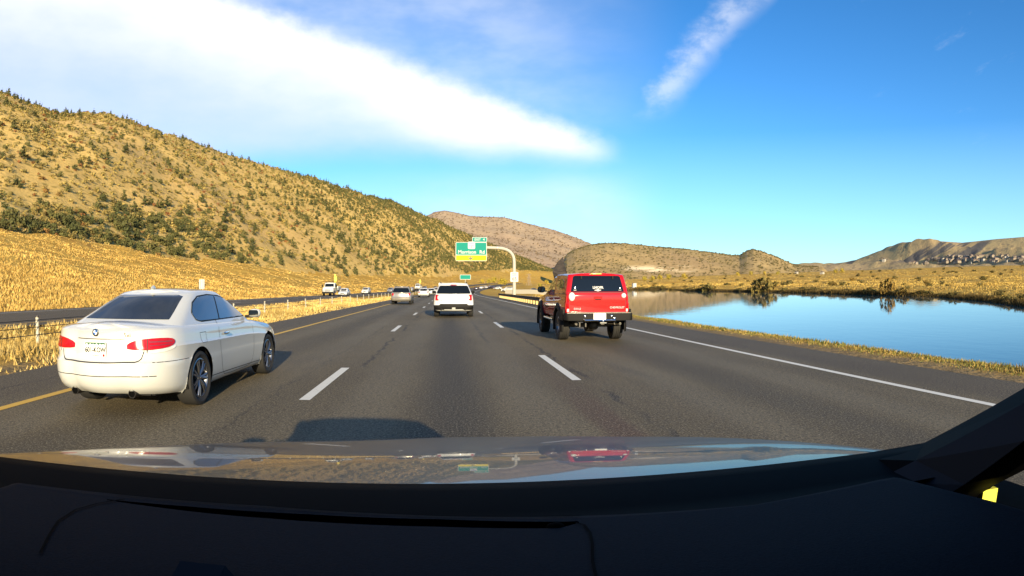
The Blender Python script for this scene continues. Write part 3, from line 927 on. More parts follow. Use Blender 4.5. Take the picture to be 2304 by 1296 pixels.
r5 = np.random.default_rng(51)
GOLD = ((0.27, 0.175, 0.055), (0.50, 0.345, 0.105), (0.64, 0.49, 0.20))
n = 30000
yy = 3 + 90 * r5.uniform(0, 1, n) ** 1.7; uu = r5.uniform(-15.1, -6.75, n)
edge = -6.75 - 0.45 * fbm(yy * 0.8, yy * 0 + 1.7, 3, 4)
k = (uu < edge) & (r5.uniform(0, 1, n) < 0.05 + 1.7 * np.clip(fbm(uu * 0.45, yy * 0.45, 4, 14) - .22, 0, 1))
uu, yy = uu[k], yy[k]
hh = 0.07 + 0.26 * fbm(uu * 0.3, yy * 0.3, 3, 6) * sstep(-6.7, -8.4, uu)
blades('median_grass', uu + road_x(yy), yy, hh, GOLD, 'tall dry golden grass in the median', r5, 5, 0.010)
n = 60000
aa = r5.uniform(-52, 9, n); rf_ = np.interp(aa, RF_A, RF_R) * 1.05
rr_ = 28 * (rf_ / 28) ** (r5.uniform(0, 1, n) ** 0.9)
xx, yy = rr_ * np.sin(np.radians(aa)), rr_ * np.cos(np.radians(aa)); uu = xx - road_x(yy)
k = (uu < -26.5) & (r5.uniform(0, 1, n) < -0.25 + 1.9 * fbm(xx * 0.09, yy * 0.09, 4, 15))
xx, yy = xx[k], yy[k]
blades('meadow_grass', xx, yy, 0.10 + 0.30 * fbm(xx * 0.15, yy * 0.15, 3, 19), ((0.27, 0.15, 0.042), (0.46, 0.295, 0.075), (0.60, 0.42, 0.14)), 'dry meadow grass beyond the far carriageway', r5, 4, 0.012, 0.3, 0.3)
n = 42000
aa = r5.uniform(8, 58, n); rs0 = np.interp(aa, [8, 15, 17, 22, 28, 36, 41, 48, 53, 60], [150, 300, 300, 225, 190, 150, 125, 100, 83, 70])
rr_ = rs0 * (1500 / rs0) ** (r5.uniform(0, 1, n) ** 1.2)
xx, yy = rr_ * np.sin(np.radians(aa)), rr_ * np.cos(np.radians(aa)); uu = xx - road_x(yy)
k = (uu > 10) & (poly_sd(xx, yy, LAKE) < -0.8) & (r5.uniform(0, 1, n) < 0.1 + 1.1 * fbm(xx * 0.03, yy * 0.03, 4, 16))
xx, yy = xx[k], yy[k]
blades('plain_grass', xx, yy, 0.10 + 0.28 * fbm(xx * 0.05, yy * 0.05, 3, 20), ((0.27, 0.16, 0.04), (0.46, 0.31, 0.075), (0.58, 0.42, 0.13)), 'dry grass on the plain round the lake', r5, 3, 0.012, 0.3, 0.5)
n = 11000
yy = 2.5 + 80 * r5.uniform(0, 1, n) ** 1.8; uu = 7.6 + 2.6 * r5.uniform(0, 1, n)
edge = 7.62 + 0.9 * fbm(yy * 0.5, yy * 0 + 5.1, 3, 24)
dn = fbm(uu * 0.6, yy * 0.45, 3, 25)
k = (uu > edge) & (r5.uniform(0, 1, n) < 0.15 + 1.3 * sstep(8.0, 9.4, uu) * (0.3 + dn))
uu, yy = uu[k], yy[k]
blades('bank_weeds', uu, yy, 0.03 + 0.10 * sstep(8.1, 9.3, uu) * (0.1 + 1.3 * fbm(uu, yy * 0.4, 3, 26)), ((0.075, 0.105, 0.025), (0.20, 0.165, 0.045), (0.36, 0.24, 0.075)), 'low green and straw coloured weeds on the lake bank', r5, 5, 0.009)

# low dark reeds and mud growth along the whole water's edge
def along(P, n_, rng, off):
    P = np.asarray(P); seg = np.hypot(*(np.diff(P, axis=0).T)); cum = np.concatenate([[0], np.cumsum(seg)])
    t = rng.uniform(0, cum[-1], n_)
    x = np.interp(t, cum, P[:, 0]); y = np.interp(t, cum, P[:, 1])
    c = LAKE.mean(0); dx_, dy_ = x - c[0], y - c[1]; l_ = np.hypot(dx_, dy_)
    o_ = np.abs(rng.normal(0, off, n_)) + 0.2
    return x + dx_ / l_ * o_, y + dy_ / l_ * o_
xx, yy = along(LAKE[4:20], 15000, r5, 1.3)
blades('shore_reeds', xx, yy, 0.30 + 1.1 * np.clip(fbm(xx * 0.06, yy * 0.06, 4, 33) - .25, 0, 1), ((0.030, 0.026, 0.014), (0.075, 0.055, 0.022), (0.20, 0.13, 0.04)), 'low dark reeds along the water edge', r5, 4, 0.010, 0.3, 0.35)

# dark bushes along the far shore and on the plain beyond
r6 = np.random.default_rng(61)
shore_protos = Scatter([make_bush('shore_bush', r6, REED, 2.6, 2.2, 170, 0.30) for _ in range(5)])
cotton = Scatter([make_tree('cottonwood_tree', 'round', r6, YELLOWLEAF, 6.5, 3.0, 190, 0.42, 3.6) for _ in range(3)])
def shore_point(t):
    P = LAKE[6:20]
    k = min(int(t), len(P) - 2); f = t - k
    return P[k] * (1 - f) + P[k + 1] * f
for j in range(90):
    t = float(r6.uniform(0.0, 12.6))
    p = shore_point(t)
    c = LAKE.mean(0); d = (p - c) / np.linalg.norm(p - c)
    off = 0.6 + abs(float(r6.normal(0, 2.5)))
    x, y = p + d * off
    dd = math.hypot(x, y)
    s = float(r6.uniform(0.18, 0.5)) * (1.0 if dd > 150 else 0.7)
    shore_protos.put(j % 5, (x, y, hz(x, y) - 0.1), float(r6.uniform(0, 6)), (s * 1.6, s * 1.6, s), ('large ' if s > .38 else 'small ' if s < .22 else '') + 'dark bush on the far shore ' + ('near the white cabinet' if t < 2.6 else 'short of the big dark bush' if t < 4.2 else 'around the big dark bush' if t < 6 else 'between big bush and tall shore tree' if t < 8 else 'near the tall shore tree' if t < 9.5 else 'near the right shore end'), 'bush', 'bushes along the far lake shore')
for (px, py, w, hgt, lab) in ((1715, 655, 4.4, 4.3, 'big dark bush on the far shore, the left one of the two largest'), (1985, 655, 1.9, 3.4, 'tall dark shore tree, the right one of the two largest shore bushes'),
                              (1945, 658, 1.8, 1.5, 'low dark bush left of the tall shore tree'), (2020, 660, 1.6, 1.6, 'low dark bush right of the tall shore tree'), (1595, 650, 2.8, 2.4, 'dark clump where the far shore turns, left of the big shore bush')):
    a, _ = azel(px, py)
    best = min((shore_point(t) for t in np.linspace(0, 12.6, 260)), key=lambda q: abs(math.degrees(math.atan2(q[0], q[1])) - a))
    c = LAKE.mean(0); d = (best - c) / np.linalg.norm(best - c)
    x, y = best + d * 1.2
    shore_protos.put(0 if False else int(px) % 5, (x, y, hz(x, y) - 0.1), 1.0, (w / 2.4, w / 2.4, hgt / 2.6), lab, 'bush', None)
for j in range(130):
    a = float(r6.uniform(15, 56)); r = float(r6.uniform(0, 1)) ** 1.3
    rs_ = np.interp(a, [15, 17, 22, 28, 36, 41, 48, 53, 60], [320, 300, 225, 190, 150, 125, 100, 83, 70]) * 1.12
    r = rs_ + r ** 1.6 * (1300 - rs_)
    x, y = r * math.sin(R(a)), r * math.cos(R(a))
    s = float(r6.uniform(0.4, 1.0)) * (0.32 + r / 1000)
    shore_protos.put(j % 5, (x, y, hz(x, y) - 0.1), float(r6.uniform(0, 6)), (s * 1.2, s * 1.2, s), ('large ' if s > .9 else 'small ' if s < .5 else '') + 'dark bush on the plain ' + ('close behind the far shore' if r < rs_ * 1.25 else 'far behind the lake' if r < 700 else 'far off towards the hills') + (' below the low ridge' if a < 25 else ' below the rocky point' if a < 34 else ' below the valley gap' if a < 40 else ' below the mesa'), 'bush', 'bushes dotted over the plain beyond the lake')
for j, (px, r, s) in enumerate([(1450, 720, 1.0), (1468, 760, 1.2), (1485, 730, 1.1), (1505, 770, 1.2), (1540, 780, 1.3), (1100, 560, 0.8), (1085, 590, 0.7), (1128, 520, 1.0), (1135, 480, 0.9), (1112, 600, 1.0),
                                (1660, 900, 1.0), (1690, 940, 1.1), (1720, 900, 0.9), (1750, 960, 1.0), (1880, 820, 1.0), (1895, 850, 1.1), (1230, 640, 0.8), (1215, 420, 0.5)]):
    a, _ = azel(px, 640)
    x, y = r * math.sin(R(a)), r * math.cos(R(a))
    far = r > 650
    cotton.put(j % 3, (x, y, hz(x, y) - 0.2), j * 1.1, s, 'yellow autumn cottonwood on the plain north of the lake' if far else 'yellow green cottonwood beside the road ahead near the speed limit sign', 'tree', 'autumn cottonwoods on the plain' if far else 'cottonwoods beside the road ahead')
# ------------------------------------------------------------------ median cable fence, guardrail, signs
GALV = material('galvanised_steel', (0.42, 0.42, 0.40), 0.45, 0.7)
POSTW = material('weathered_white_post', (0.48, 0.44, 0.34), 0.75)
DARKMETAL = material('dark_metal', (0.05, 0.045, 0.04), 0.5, 0.6)
RUST = material('weathering_steel', (0.075, 0.048, 0.035), 0.75, 0.2)
TIMBER = material('guardrail_timber', (0.52, 0.37, 0.16), 0.85)
SIGNGREEN = material('sign_green', (0.0, 0.19, 0.15), 0.6, spec=0.15)
SIGNWHITE = material('sign_white', (0.46, 0.46, 0.45), 0.7, spec=0.1)
SIGNYELLOW = material('sign_yellow', (0.62, 0.50, 0.005), 0.6, spec=0.15)
SIGNBLACK = material('sign_black', (0.015, 0.015, 0.015), 0.5)
SIGNBLUE = material('sign_blue', (0.03, 0.08, 0.30), 0.5)
CONCRETE = material('pale_concrete', (0.36, 0.33, 0.27), 0.85)
POLE = material('pale_painted_pole', (0.38, 0.36, 0.31), 0.7, spec=0.2)
SIGNGREY = material('sign_back_aluminium', (0.36, 0.38, 0.42), 0.5, 0.4)

def text_mesh(body, size, name, mat, parent, loc, rot=(R(90), 0, 0), bold=0.0, ext=0.002, sx=1.0, align='CENTER'):
    cu = bpy.data.curves.new(name, 'FONT')
    cu.body = body; cu.size = size; cu.extrude = ext; cu.align_x = align; cu.align_y = 'CENTER'
    cu.offset = bold; cu.resolution_u = 3
    tmp = bpy.data.objects.new(name, cu); COL.objects.link(tmp)
    bpy.context.view_layer.update()
    me = bpy.data.meshes.new_from_object(tmp.evaluated_get(bpy.context.evaluated_depsgraph_get()))
    bpy.data.objects.remove(tmp)
    me.name = name
    me.materials.clear(); me.materials.append(mat)
    o = bpy.data.objects.new(name, me); COL.objects.link(o)
    o.parent = parent; o.location = loc; o.rotation_euler = rot; o.scale = (sx, 1, 1)
    return o

def rounded_rect(w, h, r, n=4):
    P = []
    for cx, cz, a0 in ((w / 2 - r, h / 2 - r, 0), (-w / 2 + r, h / 2 - r, 90), (-w / 2 + r, -h / 2 + r, 180), (w / 2 - r, -h / 2 + r, 270)):
        for k in range(n + 1):
            t = R(a0 + 90 * k / n)
            P.append((cx + r * math.cos(t), cz + r * math.sin(t)))
    return P

def plate(P, y0, y1, off=(0, 0)):
    """a flat plate in the xz plane between two depths (y0 faces the viewer)"""
    n = len(P)
    V = [(x + off[0], y0, z + off[1]) for x, z in P] + [(x + off[0], y1, z + off[1]) for x, z in P]
    F = [tuple(range(n)), tuple(range(2 * n - 1, n - 1, -1))] + [(i, i + n, (i + 1) % n + n, (i + 1) % n) for i in range(n)]
    return V, [f[::-1] for f in F]

fence = empty('cable_fence', (-12.0, 15.5, hz(-12.0, 15.5)), label='low median fence of pale posts strung with steel cables', cat='fence')
ys = [3.5, 9.5] + [15.5 + 6.05 * k for k in range(38)]
ptm = None
for k, y in enumerate(ys):
    x = -12.0 + float(road_x(y)); z = hz(x, y)
    if ptm is None:
        mb = MB()
        mb.tube([(0, 0, -0.25), (0.012, 0, 0.40), (0.0, 0, 0.83)], [0.055, 0.052, 0.050], 8)
        post = mb.build('post', POSTW, fence, 40); ptm = post
        cap = MB().tube([(0, 0, 0.83), (0, 0, 0.87)], [0.056, 0.050], 8).build('post_cap', DARKMETAL, post)
    else:
        post = copy_tree(ptm, fence)
    post.location = (x + 12.0, y - 15.5, z - hz(-12.0, 15.5))
    post.rotation_euler = (random.uniform(-.04, .04), random.uniform(-.05, .05), random.uniform(0, 3))
for h in (0.34, 0.56, 0.76):
    mb = MB()
    mb.tube([(float(road_x(y)) + 0.06, y - 15.5, hz(-12.0 + float(road_x(y)), y) - hz(-12.0, 15.5) + h) for y in ys], 0.012, 5)
    mb.build('cable', DARKMETAL, fence)

def wbeam(name, pts, label, steel, postmat, h=0.72):
    """a guardrail: corrugated beam on posts with blocks"""
    p0 = Vector(pts[0]); root = empty(name, p0, label=label, cat='guardrail')
    prof = [(-.02, -.16), (-.075, -.125), (-.075, -.07), (-.02, -.02), (-.02, .02), (-.075, .07), (-.075, .125), (-.02, .16), (0.0, .16), (0, -.16)]
    V, F = [], []
    for p in pts:
        q = Vector(p) - p0
        V += [(q.x + a, q.y, q.z + h - .16 + b) for a, b in prof]
    m = len(prof)
    for i in range(len(pts) - 1):
        for k in range(m):
            F.append((i * m + k, (i + 1) * m + k, (i + 1) * m + (k + 1) % m, i * m + (k + 1) % m))
    F += [tuple(range(m)), tuple((len(pts) - 1) * m + k for k in range(m))[::-1]]
    mesh('beam', V, F, steel, root)
    first = None
    for p in pts:
        q = Vector(p) - p0
        if first is None:
            first = MB().box((0.19, 0, h / 2 - .17), (0.16, 0.20, h + .3)).build('post', postmat, root)
            MB().box((0.055, 0, h - .16), (0.10, 0.15, 0.34)).build('block', postmat, first)
            first.location = q
        else:
            c = copy_tree(first, root); c.location = q
    return root
gy = np.linspace(46, 93, 26)
wbeam('guardrail', [(7.95 - 0.25 + 0.4 * (y - 46) / 47 - 0.55 + float(road_x(y)), float(y), hz(8.0, float(y))) for y in gy], 'dark steel guardrail on pale timber posts right of the shoulder, behind the red pickup', RUST, TIMBER)

# --- overhead exit sign on a curved arm
def arc_pts(a, b, c, n=8):
    out_ = []
    for k in range(n + 1):
        t = k / n
        out_.append(Vector(a) * (1 - t) ** 2 + Vector(b) * 2 * t * (1 - t) + Vector(c) * t * t)
    return out_
SY = 127.0
K = SY / FPX
def sx_(px): return SY * math.tan(math.radians(azel(px, 600)[0]))
def sz_(py): return CAM_H + math.hypot(SY, 5) * math.tan(math.radians(azel(1060, py)[1]))
px0 = sx_(1157)
gz0 = hz(px0, SY)
gs = empty('gantry_pole', (px0, SY, gz0), label='pale tubular mast whose arm curves over the lane to carry the green exit sign', cat='sign mast')
pts = [(0, 0, -0.5), (0, 0, 1.0), (0, 0, sz_(612) - gz0), (0, 0, sz_(590) - gz0)]
top = sz_(558) - gz0
arm = [Vector(p) for p in pts] + arc_pts((0, 0, sz_(588) - gz0), (-0.1, 0, top), (sx_(1118) - px0, 0, top + 0.05), 9)[1:] + [Vector((sx_(1097) - px0, 0, top + 0.1))]
MB().tube(arm, [0.36, 0.36, 0.34, 0.33] + [0.32] * 9 + [0.31], 14).build('mast', POLE, gs, 50)
MB().tube([Vector((sx_(1097) - px0, 0, top + 0.1)), Vector((sx_(1030) - px0, 0, top + 0.12))], [0.30, 0.26], 12).build('arm', POLE, gs, 50)
MB().box((0, 0, 0.12), (1.1, 1.1, 0.5)).build('footing', CONCRETE, gs)
mb = MB()
for xx in (sx_(1119),):
    mb.tube([(xx - px0 - .06, 0, top + .05), (xx - px0 + .06, 0, top + .05)], 0.42, 14)
mb.build('flange', GALV, gs, 40)
w_, z0_, z1_ = sx_(1095) - sx_(1025), sz_(587.5), sz_(545.5)
es = empty('exit_sign', (sx_(1060), SY - 0.55, (z0_ + z1_) / 2), label='overhead green exit sign for Morrison Rd with yellow strip and down arrow', cat='road sign')
hh_ = z1_ - z0_
zsplit = -hh_ / 2 + hh_ * 0.31
V, F = plate(rounded_rect(w_, hh_, 0.25), 0.0, 0.08); mesh('panel', V, F, SIGNWHITE, es)
V, F = plate(rounded_rect(w_ - .22, hh_ * .69 - .16, 0.14), -0.012, -0.002, (0, (hh_ / 2 + zsplit) / 2)); mesh('green_field', V, F, SIGNGREEN, es)
V, F = plate(rounded_rect(w_ - .16, hh_ * .31 - .12, 0.12), -0.012, -0.002, (0, (-hh_ / 2 + zsplit) / 2 + .03)); mesh('yellow_field', V, F, SIGNYELLOW, es)
ax, az_ = 0.0, (-hh_ / 2 + zsplit) / 2 + .03
arrow = [(-.09, .42), (-.09, -.05), (-.36, .20), (-.50, .06), (0, -.44), (.50, .06), (.36, .20), (.09, -.05), (.09, .42)]
V, F = plate([(x * 1.15, z * 1.05) for x, z in arrow], -0.022, -0.013, (ax - .1, az_)); mesh('arrow', V, F, SIGNBLACK, es)
text_mesh('Morrison', 0.98, 'lettering', SIGNWHITE, es, (-.85, -0.02, zsplit + .62), bold=0.02)
text_mesh('Rd', 0.98, 'lettering', SIGNWHITE, es, (2.2, -0.02, zsplit + .62), bold=0.02)
V, F = plate(rounded_rect(1.46, 1.5, 0.22), -0.024, -0.013, (0.05, hh_ / 2 - .62)); shield = mesh('route_shield', V, F, SIGNWHITE, es)
V, F = plate(rounded_rect(1.14, .20, .03), -0.034, -0.025, (0.05, hh_ / 2 - .18)); mesh('shield_bar', V, F, SIGNBLUE, shield)
V, F = plate(rounded_rect(1.14, .20, .03), -0.034, -0.025, (0.05, hh_ / 2 - .58)); mesh('shield_bar', V, F, SIGNBLUE, shield)
text_mesh('8', 0.5, 'route_number', SIGNBLACK, shield, (0.05, -0.03, hh_ / 2 - 1.0))
tw, tz0, tz1 = sx_(1095.5) - sx_(1062), sz_(545.3), sz_(534)
tx = (sx_(1095.5) + sx_(1062)) / 2 - sx_(1060); tz = (tz0 + tz1) / 2 - (z0_ + z1_) / 2
V, F = plate(rounded_rect(tw, tz1 - tz0, 0.12), 0.0, 0.07, (tx, tz)); tab = mesh('exit_tab', V, F, SIGNWHITE, es)
V, F = plate(rounded_rect(tw - .2, tz1 - tz0 - .18, 0.08), -0.012, -0.002, (tx, tz)); mesh('tab_field', V, F, SIGNGREEN, tab)
text_mesh('EXIT', 0.62, 'tab_lettering', SIGNWHITE, tab, (tx - .42, -0.02, tz), bold=0.012)
text_mesh('4', 0.70, 'exit_number', SIGNWHITE, tab, (tx + .85, -0.02, tz), bold=0.012)
for xx in (-2.2, 0, 2.2):
    MB().box((xx, 0.16, 0.1), (0.12, 0.16, hh_ - .3)).build('bracket', GALV, es)

# --- speed limit sign on the mast
sp = empty('speed_limit_sign', (px0 - .02, SY - 0.48, sz_(623)), label='white speed limit 65 sign fixed to the foot of the sign mast', cat='road sign')
V, F = plate(rounded_rect(1.62, 2.0, 0.16), 0, 0.05); mesh('panel', V, F, SIGNWHITE, sp)
text_mesh('SPEED\nLIMIT', 0.34, 'lettering', SIGNBLACK, sp, (0, -0.012, 0.50))
text_mesh('65', 0.98, 'number', SIGNBLACK, sp, (0, -0.012, -0.42), bold=0.01)
for zz in (-.6, .6): MB().box((0, 0.11, zz), (0.9, 0.12, 0.09)).build('bracket', GALV, sp)

# --- second guide sign farther on, in the median
a2 = azel(1047, 623)[0]
y2 = 400.0; x2 = y2 * math.tan(R(a2)); zg = hz(x2, y2)
gsn = empty('guide_sign', (x2, y2, zg), label='small distant green guide sign on a single post beyond the white SUV', cat='road sign')
zc2 = CAM_H + y2 * math.tan(R(azel(1047, 623.5)[1])) - zg
V, F = plate(rounded_rect(7.0, 3.1, .3), 0, .1, (0, zc2)); pn = mesh('panel', V, F, SIGNWHITE, gsn)
V, F = plate(rounded_rect(6.5, 2.6, .2), -.03, -.005, (0, zc2)); mesh('green_field', V, F, SIGNGREEN, pn)
MB().tube([(0, .25, -.5), (0, .25, zc2 + 1.2)], 0.16, 8).build('post', POSTW, gsn)

# --- sign seen from behind, beyond the oncoming lanes
x3, y3 = -27.6, 66.0
z3 = hz(x3, y3)
a3 = azel(454, 640)[0]; x3 = y3 * math.tan(R(a3)); z3 = hz(x3, y3)
bs = empty('sign_back', (x3, y3, z3), label='grey back of a roadside sign on two posts seen above the white coupe', cat='road sign')
zt = CAM_H + math.hypot(x3, y3) * math.tan(R(azel(454, 628.5)[1])) - z3
V, F = plate(rounded_rect(0.66, 1.05, .05), 0, .03, (0, zt - .53)); mesh('panel', V, F, SIGNGREY, bs)
for zz in (zt - .22, zt - .78): MB().box((0, -.03, zz), (0.64, .05, .07)).build('brace', SIGNWHITE, bs)
for xx in (-.17, .17): MB().box((xx, -.075, zt / 2 - .1), (.06, .05, zt + .1)).build('post', POSTW, bs)

# --- white utility cabinet by the lake's far end, rock cutting, buildings, pylon, barrier
def at_px(px, r):
    a = azel(px, 648)[0]
    x, y = r * math.sin(R(a)), r * math.cos(R(a))
    return x, y, hz(x, y)
x, y, z = at_px(1427, 300)
cb = empty('utility_cabinet', (x, y, z), 0.3, 'small white cabinet on the grassy shore right of the red pickup roof', 'cabinet')
MB().box((0, 0, 1.15), (1.8, 1.2, 2.3)).build('body', SIGNWHITE, cb)
MB().box((0, 0, 2.36), (2.0, 1.4, .12)).build('lid', GALV, cb)

ROCKM, n = nodemat('cut_rock')
lay = n.noise(n.vmul(n.pos, (0.3, 0.3, 1.0)), 0.5, 4, .7)
n.put(n.b.inputs['Base Color'], n.mix(n.mapr(lay, .35, .7), (0.014, 0.013, 0.015), (0.05, 0.04, 0.036)))
n.b.inputs['Roughness'].default_value = .95
def rock_mesh(name, prof, r0, dep, label, mat, seed):
    """a tilted slab of rock: outline measured in the photograph, standing at r0 metres, with real depth"""
    V, F = [], []
    nz_ = 7
    P = [(azel(*p)) for p in prof]
    nP = len(P)
    rg = np.random.default_rng(seed)
    for k in range(nz_):
        t = k / (nz_ - 1)
        for a, e in P:
            r = r0 + dep * t + rg.uniform(-3, 3)
            sh = 1 - 0.55 * t
            zz = CAM_H + r * math.tan(R(e)) * sh - 2 * t
            aa = a + 0.25 * t
            V.append((r * math.sin(R(aa)), r * math.cos(R(aa)), zz))
    for k in range(nz_ - 1):
        for i in range(nP):
            F.append((k * nP + i, k * nP + (i + 1) % nP, (k + 1) * nP + (i + 1) % nP, (k + 1) * nP + i))
    F.append(tuple(range(nP))[::-1])
    return tag(mesh(name, V, F, mat), label, 'rock outcrop')
rock_mesh('rock_outcrop', [(1243, 612), (1248, 600), (1253, 592), (1258, 586), (1263, 582), (1266, 577), (1268, 583), (1269, 592), (1272, 601), (1275, 612), (1276, 622), (1246, 622)], 900, 60, 'dark tilted rock face of the road cutting behind the pickup roof', ROCKM, 3)

WALLP = [material('house_wall', c, .8) for c in ((0.27, 0.22, 0.16), (0.23, 0.18, 0.13), (0.36, 0.33, 0.28))]
ROOFP = [material('house_roof', c, .8) for c in ((0.16, 0.11, 0.09), (0.22, 0.19, 0.17), (0.11, 0.09, 0.08))]
def house(w, d, h, k):
    root = empty('house')
    MB().box((0, 0, h / 2 - 1.5), (w, d, h + 3)).build('wall', WALLP[k % 3], root)
    V = [(-w / 2 - .4, -d / 2 - .4, h), (w / 2 + .4, -d / 2 - .4, h), (w / 2 + .4, d / 2 + .4, h), (-w / 2 - .4, d / 2 + .4, h), (-w / 2 - .4, 0, h + d * .32), (w / 2 + .4, 0, h + d * .32)]
    mesh('roof', V, [(0, 1, 5, 4), (2, 3, 4, 5), (0, 4, 3), (1, 2, 5), (3, 2, 1, 0)], ROOFP[k % 3], root)
    return root
hp = Scatter([house(*q) for q in ((16, 11, 6, 0), (20, 12, 5, 1), (13, 10, 7, 2), (26, 14, 6.5, 0))])
r7 = np.random.default_rng(71)
mesa_o = byn['mesa']
bv = BVHTree.FromPolygons([v.co for v in mesa_o.data.vertices], [p.vertices for p in mesa_o.data.polygons])
bg_ = BVHTree.FromPolygons([v.co for v in ground.data.vertices], [p.vertices for p in ground.data.polygons])
def first_ground(px, py):
    d = view_dir(px, py)
    o_ = Vector((0, 0, CAM_H))
    best_ = None
    for b_ in (bv, bg_):
        h_ = b_.ray_cast(o_ + d * 300, d)
        if h_[0] is not None and (best_ is None or (h_[0] - o_).length < (best_ - o_).length): best_ = h_[0]
    return best_
j = 0
for band_y, x0p, x1p, cnt in ((592, 2030, 2120, 10), (585, 2080, 2304, 42), (579, 2130, 2304, 32), (590, 2120, 2330, 20)):
    for q in range(cnt):
        px = float(r7.uniform(x0p, x1p)); py = band_y + float(r7.normal(0, 1.6))
        p = first_ground(px, py)
        if p is None or not (1000 < p.length < 5000): continue
        s = float(r7.uniform(.5, 1.05)) * min(p.length / 2300, 1.3)
        hp.put(j % 4, (p.x, p.y, p.z - .5), float(r7.uniform(0, 3.1)), s, 'tiny ' + ('pale', 'brownish', 'whitish', 'long pale')[j % 4] + ' house in the ' + {592: 'lowest', 585: 'middle', 579: 'highest', 590: 'lower'}[band_y] + ' row of the far settlement' + (' at its left end' if px < 2120 else ' near its middle' if px < 2215 else ' at its right end'), 'house', 'houses of the settlement below the mesa')
        j += 1
for px, py, s, lab in ((1989, 588, 1.6, 'lone pale house standing left of the settlement below the mesa'), (1792, 616, .5, 'white farmhouse among dark trees behind the lake'), (1850, 617, .45, 'small pale shed on the plain, right of the white farmhouse')):
    p = first_ground(px, py)
    if p is not None:
        hp.put(2, (p.x, p.y, p.z - .3), .5, s, lab, 'house', None)

PYL = material('pylon_steel', (0.25, 0.19, 0.14), 0.6, 0.3)
x, y, z = at_px(1190, 520)
py_ = empty('pylon', (x, y, z), 0.5, 'lattice power pylon on the golden slope right of the sign mast', 'pylon')
mb = MB()
for sx in (-1, 1):
    for sy in (-1, 1):
        mb.tube([(sx * 1.6, sy * 1.6, -1), (sx * .5, sy * .5, 8.5), (sx * .3, sy * .3, 10.2)], .13, 4)
for k in range(5):
    w0, w1 = 1.6 - .22 * k, 1.6 - .22 * (k + 1)
    for sx in (-1, 1):
        mb.tube([(sx * w0, -w0, 1.7 * k), (-sx * w1, -w1, 1.7 * (k + 1))], .08, 3)
        mb.tube([(sx * w0, w0, 1.7 * k), (-sx * w1, w1, 1.7 * (k + 1))], .08, 3)
mb.build('tower', PYL, py_)
for zz, ww in ((6.8, 3.0), (9.3, 2.6)): MB().box((0, 0, zz), (ww * 2, .25, .25)).build('crossarm', PYL, py_)
# pale retaining wall along the ramp ahead
def far_wall(name, pxa, pxb, ra, rb, h, label, mat, cat, lift=0.0):
    xa, ya, za = at_px(pxa, ra); xb, yb, zb = at_px(pxb, rb)
    N = 8; V, F = [], []
    d = Vector((xb - xa, yb - ya, 0)).normalized(); nrm = Vector((-d.y, d.x, 0)) * .35
    for k in range(N + 1):
        t = k / N
        x, y = xa + (xb - xa) * t, ya + (yb - ya) * t
        g = hz(x, y) + lift
        for s, zz in ((-1, g - 1), (1, g - 1), (1, g + h), (-1, g + h)):
            V.append((x + s * nrm.x, y + s * nrm.y, zz))
    for k in range(N):
        for q in range(4): F.append((k * 4 + q, k * 4 + (q + 1) % 4, (k + 1) * 4 + (q + 1) % 4, (k + 1) * 4 + q))
    F += [(3, 2, 1, 0), (N * 4, N * 4 + 1, N * 4 + 2, N * 4 + 3)]
    return tag(mesh(name, V, F, mat), label, cat)
far_wall('barrier_wall', 1138, 1260, 200, 190, 1.0, 'long pale concrete barrier along the ramp behind the guardrail', CONCRETE, 'barrier', 0.35)
QUARRY = material('pale_bare_earth', (0.66, 0.52, 0.33), 0.95)
def scar(name, pts, label):
    bvr = BVHTree.FromPolygons([v.co for v in byn['ridge'].data.vertices], [p.vertices for p in byn['ridge'].data.polygons])
    n_ = len(pts); V = []
    ok_ = []
    for p in pts:
        d = view_dir(*p); best_ = None
        for b_ in (bvr, bg_):
            h_ = b_.ray_cast(Vector((0, 0, CAM_H)) + d * 200, d)
            if h_[0] is not None and (best_ is None or h_[0].length < best_.length): best_ = h_[0]
        if best_ is not None: V.append(best_ - d * 4 + Vector((0, 0, .8)))
    if len(V) > 3:
        o = mesh(name, V, [tuple(range(len(V)))], QUARRY)
        return tag(o, label, kind='structure')
# ------------------------------------------------------------------ vehicles
GLASS = material('tinted_car_glass', (0.006, 0.008, 0.010), 0.03, 0.0, 0.0, 0.5)
SGLASS = material('side_glass', (0.012, 0.020, 0.026), 0.02, 0.0, 0.6, 0.7)
TYRE = material('tyre_rubber', (0.022, 0.021, 0.020), 0.75, spec=0.25)
BLACKPL = material('black_plastic', (0.0055, 0.005, 0.0048), 0.65, spec=0.2)
SEAM = material('panel_gap', (0.03, 0.03, 0.03), 0.8)
CHROME = material('chrome', (0.75, 0.75, 0.73), 0.12, 1.0)
ALLOY = material('alloy_wheel', (0.22, 0.22, 0.23), 0.32, 0.9)
REDLENS = material('red_lens', (0.36, 0.003, 0.006), 0.25, coat=0.35, spec=0.25)
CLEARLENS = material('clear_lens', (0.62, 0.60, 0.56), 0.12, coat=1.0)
AMBER = material('amber_lens', (0.70, 0.45, 0.10), 0.2, coat=0.6)
VOIDBLACK = material('pipe_black', (0.002, 0.002, 0.002), 0.9, spec=0.05)
HEADLENS = material('headlight_lens', (0.45, 0.46, 0.48), 0.1, 0.3, coat=1.0)
def paint(name, col, rough=0.38, flake=0.0):
    return material(name, col, rough, flake, 1.0, 0.5, 0.025)
P_WHITE = paint('white_car_paint', (0.50, 0.50, 0.475))
P_WHITE2 = paint('bright_white_paint', (0.56, 0.555, 0.53))
P_RED = material('red_car_paint', (0.40, 0.004, 0.006), 0.6, 0.0, 0.9, 0.08, 0.03)
P_SILVER = paint('silver_tan_paint', (0.26, 0.235, 0.20), 0.3, 0.4)
P_DARKRED = paint('dark_red_paint', (0.16, 0.02, 0.02))
